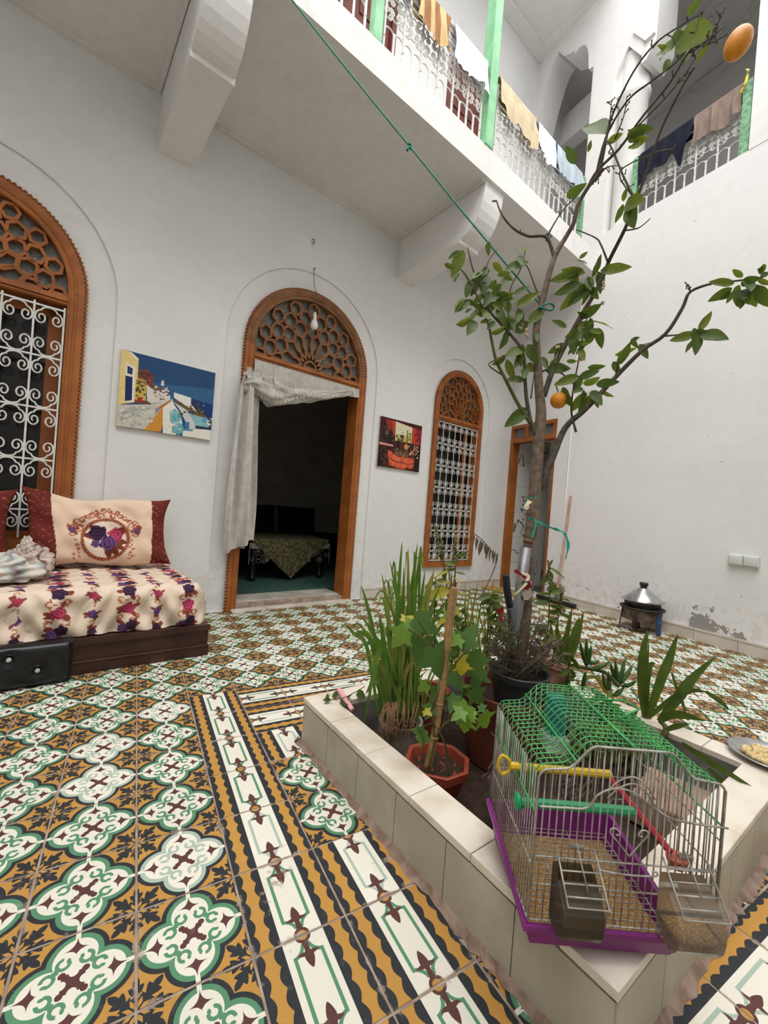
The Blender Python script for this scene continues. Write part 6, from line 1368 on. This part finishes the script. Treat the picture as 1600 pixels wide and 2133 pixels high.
kf = MB(); kf.box(-1.6, 3.0, 0.25, 2.45, -0.05, 0.004); struct('floor_kitchen', 'speckled kitchen floor', MBF, kf, plain('speckled_terrazzo', (96, 100, 98), (40, 44, 46), 0.4, scale=50, lo=0.46, hi=0.54), cat='floor')
def marble():
    m, t, b = new_mat('veined_white_tile'); setp(b, 0.15, 0, 0.5); P = coords(t); wv = t.node('ShaderNodeTexWave', wave_type='BANDS'); wv.inputs['Scale'].default_value = 1.6; wv.inputs['Distortion'].default_value = 14; wv.inputs['Detail'].default_value = 4; wv.inputs['Detail Scale'].default_value = 1.6; t.l.new(P, wv.inputs['Vector'])
    t.l.new(t.mix(t.ramp(E(t, wv.outputs['Fac']), 0.03, 0.0), lin((214, 212, 208)), lin((90, 84, 80))), b.inputs['Base Color']); return m
M_VEIN = marble()
kw = struct('wall_kitchen_side', 'veined white tiles lining the side of the kitchen door', MBF, cat='wall')
for r in range(6):
    q = MB(); q.box(0.055, 0.075, 0.102, 0.70, 0.006 + 0.33 * r, 0.006 + 0.33 * r + 0.327); q.build('tile', M_VEIN, kw)
M_APPL = plain('white_enamel', (206, 208, 208), None, 0.3)
wm = thing('washing_machine', 'white washing machine in the dim kitchen', 'washing machine', MBF @ T(0.30, 1.15, 0.005))
q = MB(); q.rbox(-0.30, 0.30, -0.28, 0.28, 0, 0.85, 0.015); q.build('cabinet', M_APPL, wm, smooth=True)
q = MB(); q.lathe([(0.20, -0.005), (0.20, 0.02), (0.15, 0.03), (0.14, 0.01), (0.0, 0.012)], 28, M=T(-0.02, -0.28, 0.48) @ RX(PI / 2), caps=False); q.build('porthole', plain('dark_glass_ring', (74, 74, 76), (40, 40, 42), 0.2), wm, smooth=True)
q = MB(); q.box(-0.28, 0.28, -0.286, -0.279, 0.72, 0.83); q.build('control_panel', plain('grey_panel', (150, 152, 154), None, 0.4), wm)
fg = thing('kitchen_cabinet', 'tall white cabinet above the washing machine', 'cabinet', MBF @ T(0.30, 1.25, 0.92))
q = MB(); q.box(-0.30, 0.28, -0.2, 0.2, 0, 0.03); q.build('shelf', M_APPL, fg)
q = MB(); q.box(-0.30, 0.28, 0.16, 0.2, 0.03, 0.85); q.build('back_board', M_APPL, fg)
q = MB(); q.box(-0.30, -0.27, -0.2, 0.16, 0.03, 0.85); q.build('side_board', M_APPL, fg)
q = MB(); q.box(-0.27, 0.28, -0.2, 0.16, 0.42, 0.45); q.build('shelf', M_APPL, fg)
st = thing('stove', 'dark stove standing right of the washing machine', 'stove', MBF @ T(0.95, 1.6, 0.005))
q = MB(); q.rbox(-0.30, 0.30, -0.28, 0.28, 0, 0.86, 0.01); q.build('body', plain('dark_stove_enamel', (52, 54, 56), None, 0.3), st)
q = MB(); q.box(-0.22, 0.22, -0.285, -0.279, 0.2, 0.62); q.build('oven_door', plain('oven_glass', (20, 20, 22), None, 0.1), st)
for k, (x, z, rr, hh, c) in enumerate(((0.15, 0.952, 0.05, 0.14, (180, 182, 180)), (0.38, 0.952, 0.035, 0.19, (60, 64, 60)), (0.26, 1.372, 0.06, 0.10, (150, 120, 90)))):
    vz = thing('kitchen_jar', ['pale jar on the lower kitchen shelf', 'slim dark bottle on the lower kitchen shelf', 'brown bowl on the upper kitchen shelf'][k], 'jar', MBF @ T(x, 1.18, z)); q = MB(); q.lathe([(rr * 0.8, 0), (rr, 0.02), (rr, hh * 0.7), (rr * 0.5, hh * 0.9), (rr * 0.5, hh)], 16); q.build('vessel', plain('jar_%d' % k, c, None, 0.3), vz, smooth=True)

# ---------------------------------------------------------------- upper gallery: railings, posts, washing
random.seed(13)
M_DOORUP = plain('reddish_brown_door', (112, 52, 40), (88, 38, 30), 0.5, scale=4)
up2 = MB(); up2.box(0.0, 1.7, 0.0, 0.30, 3.6, 6.9); struct('wall_upper_back', 'white end wall of the upper gallery beyond the arch', MA, up2, M_UP, cat='wall')
for k, (x0, x1) in enumerate(((-3.30, -2.35), (-1.62, -0.98))):
    d_ = struct('door_%d' % (3 + k), ['reddish brown double door on the upper gallery', 'narrow reddish brown door on the upper gallery near the corner'][k], MA @ T(x0, 0, 3.812), cat='door')
    wd = x1 - x0; n = 2 if k == 0 else 1
    q = MB(); q.box(0, 0.05, -0.012, 0.1, 0, 2.135); q.box(wd - 0.05, wd, -0.012, 0.1, 0, 2.135); q.box(0.05, wd - 0.05, -0.012, 0.1, 2.085, 2.135); q.build('frame', M_DOORUP, d_)
    for j in range(n):
        a, b_ = 0.052 + (wd - 0.104) * j / n, 0.052 + (wd - 0.104) * (j + 1) / n - 0.003
        lf = MB(); lf.box(a, b_, 0.03, 0.07, 0.01, 2.08); o = lf.build('leaf_board', M_DOORUP, d_)
        for z0, z1 in ((0.12, 0.75), (0.85, 1.45), (1.55, 2.0)):
            p = MB(); p.box(a + 0.07, b_ - 0.07, 0.018, 0.03, z0, z1); p.build('panel', M_DOORUP, o)
SCM = scroll_mesh('scroll', 0.085, 0.062, 0.0046, M_WHITEIRON, 5)
SCB = scroll_mesh('scroll', 0.078, 0.055, 0.0042, M_WHITEIRON, 5)
def railing(label, M, x0, x1, z0, h, group):
    t = thing('iron_railing', label, 'railing', M @ T(x0, 0, z0), group)
    L = x1 - x0; nm = max(1, round(L / 0.165)); mw = L / nm; bw = mw / 2
    q = MB(); q.box(-0.006, 0.006, -0.006, 0.006, 0.0, h - 0.02); q.lathe([(0.004, 0.0), (0.013, 0.006), (0.013, 0.016), (0.007, 0.022)], 8); q.lathe([(0.007, 0.09), (0.012, 0.098), (0.007, 0.106)], 8); bm_ = q.mesh('bar', M_WHITEIRON)
    q = MB(); q.box(-0.0055, 0.0055, -0.0055, 0.0055, 0.0, 0.165); q.lathe([(0.004, 0.0), (0.013, 0.006), (0.013, 0.016), (0.007, 0.022)], 8); bs_ = q.mesh('short_bar', M_WHITEIRON)
    q = MB(); q.tube([(-bw / 2 * math.cos(PI * k / 10), 0, 0.135 + bw / 2 * math.sin(PI * k / 10)) for k in range(11)], 0.0048, 5); am = q.mesh('bar_arch', M_WHITEIRON, 'all')
    for k in range(nm + 1): inst('bar', bm_, t, T(mw * k, 0, 0))
    for k in range(nm):
        c = mw * (k + 0.5); inst('short_bar', bs_, t, T(c, 0, 0))
        for j in (0, 1): inst('bar_arch', am, t, T(mw * k + bw * (j + 0.5), 0, 0))
        zc = 0.315
        for a in range(4): inst('scroll', SCM, t, T(c, 0, zc) @ RY(a * PI / 2) @ T(0, 0, -0.072))
        for a in range(4): inst('scroll', SCB, t, T(c, 0, zc) @ RY(a * PI / 2 + PI / 4) @ T(0, 0, -0.112))
        for j in (-1, 1): inst('scroll', SCB, t, T(c + j * bw / 2, 0, h - 0.10))
    for z in (0.445, h - 0.10, h - 0.02):
        q = MB(); q.box(0, L, -0.005, 0.005, z - 0.005, z + 0.005); q.build('cross_bar', M_WHITEIRON, t)
    return t
HR = 0.60
railing('white iron railing left of the first green post on the gallery', MA @ T(0, -1.055, 0), -4.55, -3.36, 3.812, HR, 'gallery railings')
railing('white iron railing between the two tall green posts', MA @ T(0, -1.055, 0), -3.21, -2.24, 3.812, HR, 'gallery railings')
railing('white iron railing right of the tall green post on the gallery', MA @ T(0, -1.055, 0), -2.055, -0.69, 3.812, HR, 'gallery railings')
railing('white iron railing of the side gallery above the plain wall', MBF @ T(0, 0.05, 0), 1.46, 2.31, 4.032, 0.62, 'gallery railings')
def post(label, M, w_, h, mat, group='green posts'):
    t = thing('railing_post', label, 'post', M, group); q = MB(); q.rbox(-w_ / 2, w_ / 2, -w_ / 2, w_ / 2, 0, h, w_ * 0.12); q.build('shaft', mat, t)
    q = MB(); q.box(-w_ * 0.56, -w_ * 0.40, -w_ * 0.56, -w_ * 0.40, 0.002, h - 0.01); q.build('edge_bead', mat, t); return t
post('slim green post at the top left of the gallery', MA @ T(-3.27, -1.05, 3.812), 0.065, 3.08, M_GREENPAINT)
post('tall thick green post in the middle of the gallery railing', MA @ T(-2.15, -1.045, 3.812), 0.095, 3.08, M_GREENPAINT)
post('short green post beside the corner pillar on the door side', MA @ T(-0.615, -1.05, 3.812), 0.06, 0.62, M_GREENOLD)
post('short green post at the column of the side gallery', MBF @ T(1.425, 0.04, 4.032), 0.05, 0.62, M_GREENOLD)
post('short green post at the right end of the side railing', MBF @ T(2.345, 0.04, 4.032), 0.06, 0.62, M_GREENOLD)
tb_ = thing('handrail', 'wooden handrail along the gallery between the tall posts', 'handrail', MA @ T(-3.23, -1.055, 4.4125)); q = MB(); q.rbox(0, 1.02, -0.02, 0.02, 0, 0.022, 0.006); q.build('rail', M_UP, tb_)

def cloth_mat(name, c, c2=None, stripes=None, axis=0):
    m, t, b = new_mat(name); setp(b, 0.9, 0, 0.15); P = coords(t); n = t.noise(26, 4, P)
    if stripes:
        sx = t.node('ShaderNodeSeparateXYZ'); t.l.new(P, sx.inputs[0]); s = (E(t, sx.outputs[axis]) * stripes).sin(); col = t.mix(t.ramp(s + n * 0.6, 0.1, 0.6), lin(c), lin(c2))
    else: col = t.mix(n, lin(c), lin(c2 or c))
    t.l.new(col, b.inputs['Base Color']); bump(t, b, t.noise(300, 2, P), 0.15, 0.002); return m
def washing(label, M, x0, x1, ztop, y, lens, mat, fold=0.014, cat='garment', back=0.18, seed=0.0, out=-1):
    t = thing('washing', label, cat, M @ T(x0, y, ztop), 'washing hung over the railings')
    wd = x1 - x0; n = 60
    def ln(u):
        k = u * (len(lens) - 1); i = min(int(k), len(lens) - 2); f = k - i; f = f * f * (3 - 2 * f); return lens[i] + (lens[i + 1] - lens[i]) * f
    def f(u, v):
        s = v - 0.30; L = ln(u)
        w_ = fold * (math.sin(u * 13 + seed + 2 * s) + 0.6 * math.sin(u * 29 + seed * 2 - 3 * s))
        if v < 0.30: return (wd * u, -out * 0.024 - out * 0.3 * w_ * (0.3 - v) / 0.3, -back * (0.30 - v) / 0.30 * (0.9 + 0.1 * math.sin(u * 9)))
        if v < 0.36: a = (v - 0.30) / 0.06 * PI; return (wd * u, -out * 0.024 * math.cos(a), 0.018 * math.sin(a))
        k = (v - 0.36) / 0.64; return (wd * u + 0.02 * math.sin(k * 5 + seed) * (u - 0.5), out * (0.024 + 0.02 * k + abs(w_) * min(1, k * 2) + w_ * 0.4), -L * k)
    q = MB(); q.grid(n, 40, f); q.build('cloth', mat, t, smooth='all', fixn=False); return t
yA = -1.06
ux = lambda px, py: onA(px, py, 1.10).x
washing('small pale grey towel at the top left of the railing', MA, ux(820, 0) - 0.06, ux(868, 10), 4.425, yA, [0.16, 0.22, 0.18], cloth_mat('pale_grey_towel', (206, 208, 214), (190, 194, 202)), seed=1)
washing('brown and gold striped cloth over the gallery railing', MA, ux(870, 10) + 0.01, ux(934, 60) + 0.02, 4.425, yA, [0.24, 0.30, 0.27], cloth_mat('brown_gold_stripe', (150, 110, 76), (206, 178, 132), 60, 0), seed=2)
washing('white shirt over the railing left of the thick green post', MA, ux(940, 70) + 0.05, -2.225, 4.425, yA, [0.27, 0.29, 0.24, 0.26], cloth_mat('white_blue_cotton', (224, 226, 238), (208, 212, 228)), seed=3)
washing('beige shirt over the railing right of the thick green post', MA, -2.07, ux(1122, 260), 4.425, yA, [0.20, 0.30, 0.24, 0.33, 0.28], cloth_mat('beige_cotton', (206, 190, 160), (190, 172, 142)), 0.018, seed=4)
washing('white cloth between the beige shirt and the grey cloth', MA, ux(1124, 262) + 0.01, ux(1162, 300), 4.425, yA, [0.24, 0.30, 0.26], cloth_mat('bluish_white_cotton', (222, 224, 234), (206, 210, 222)), seed=5)
washing('blue-grey cloth on the railing beside the corner pillar', MA, ux(1164, 302) + 0.01, -0.68, 4.425, yA, [0.26, 0.24, 0.30], cloth_mat('blue_grey_cotton', (178, 190, 198), (164, 176, 186)), seed=6)
washing('navy blue garment on the side gallery railing', MBF, 1.47, 1.94, 4.662, 0.05, [0.36, 0.30, 0.26, 0.30, 0.24, 0.40, 0.18], cloth_mat('navy_cotton', (28, 32, 48), (20, 24, 36)), seed=7)
washing('taupe cloth with yellow hem on the side gallery railing', MBF, 1.95, 2.31, 4.662, 0.05, [0.27, 0.26, 0.30, 0.24], cloth_mat('taupe_cotton', (140, 122, 112), (122, 104, 96)), seed=8)
yt = thing('yellow_strap', 'yellow and black strap hanging by the right green post', 'strap', MBF @ T(2.33, 0.0, 4.66)); q = MB(); q.tube(spline([(0.0, -0.01, 0.07), (0.02, -0.03, 0.03), (0.01, -0.03, -0.06), (-0.02, -0.03, -0.12)], 5), 0.012, 6, flat=0.3); q.build('webbing', plain('yellow_strap', (216, 206, 70), (60, 60, 40), 0.6, scale=20), yt, smooth='all')
ng = thing('dark_garment', 'dark clothes hanging in the shade beyond the arch', 'garment', MBF @ T(0.45, 0.95, 5.0)); q = MB(); q.grid(24, 20, lambda u, v: (-0.45 + 0.9 * u, 0.03 * math.sin(u * 15), 0.6 - 0.9 * v + 0.06 * math.sin(u * 7) * v)); q.build('cloth', cloth_mat('dark_blue_cloth', (36, 40, 54), (26, 30, 42)), ng, smooth='all')
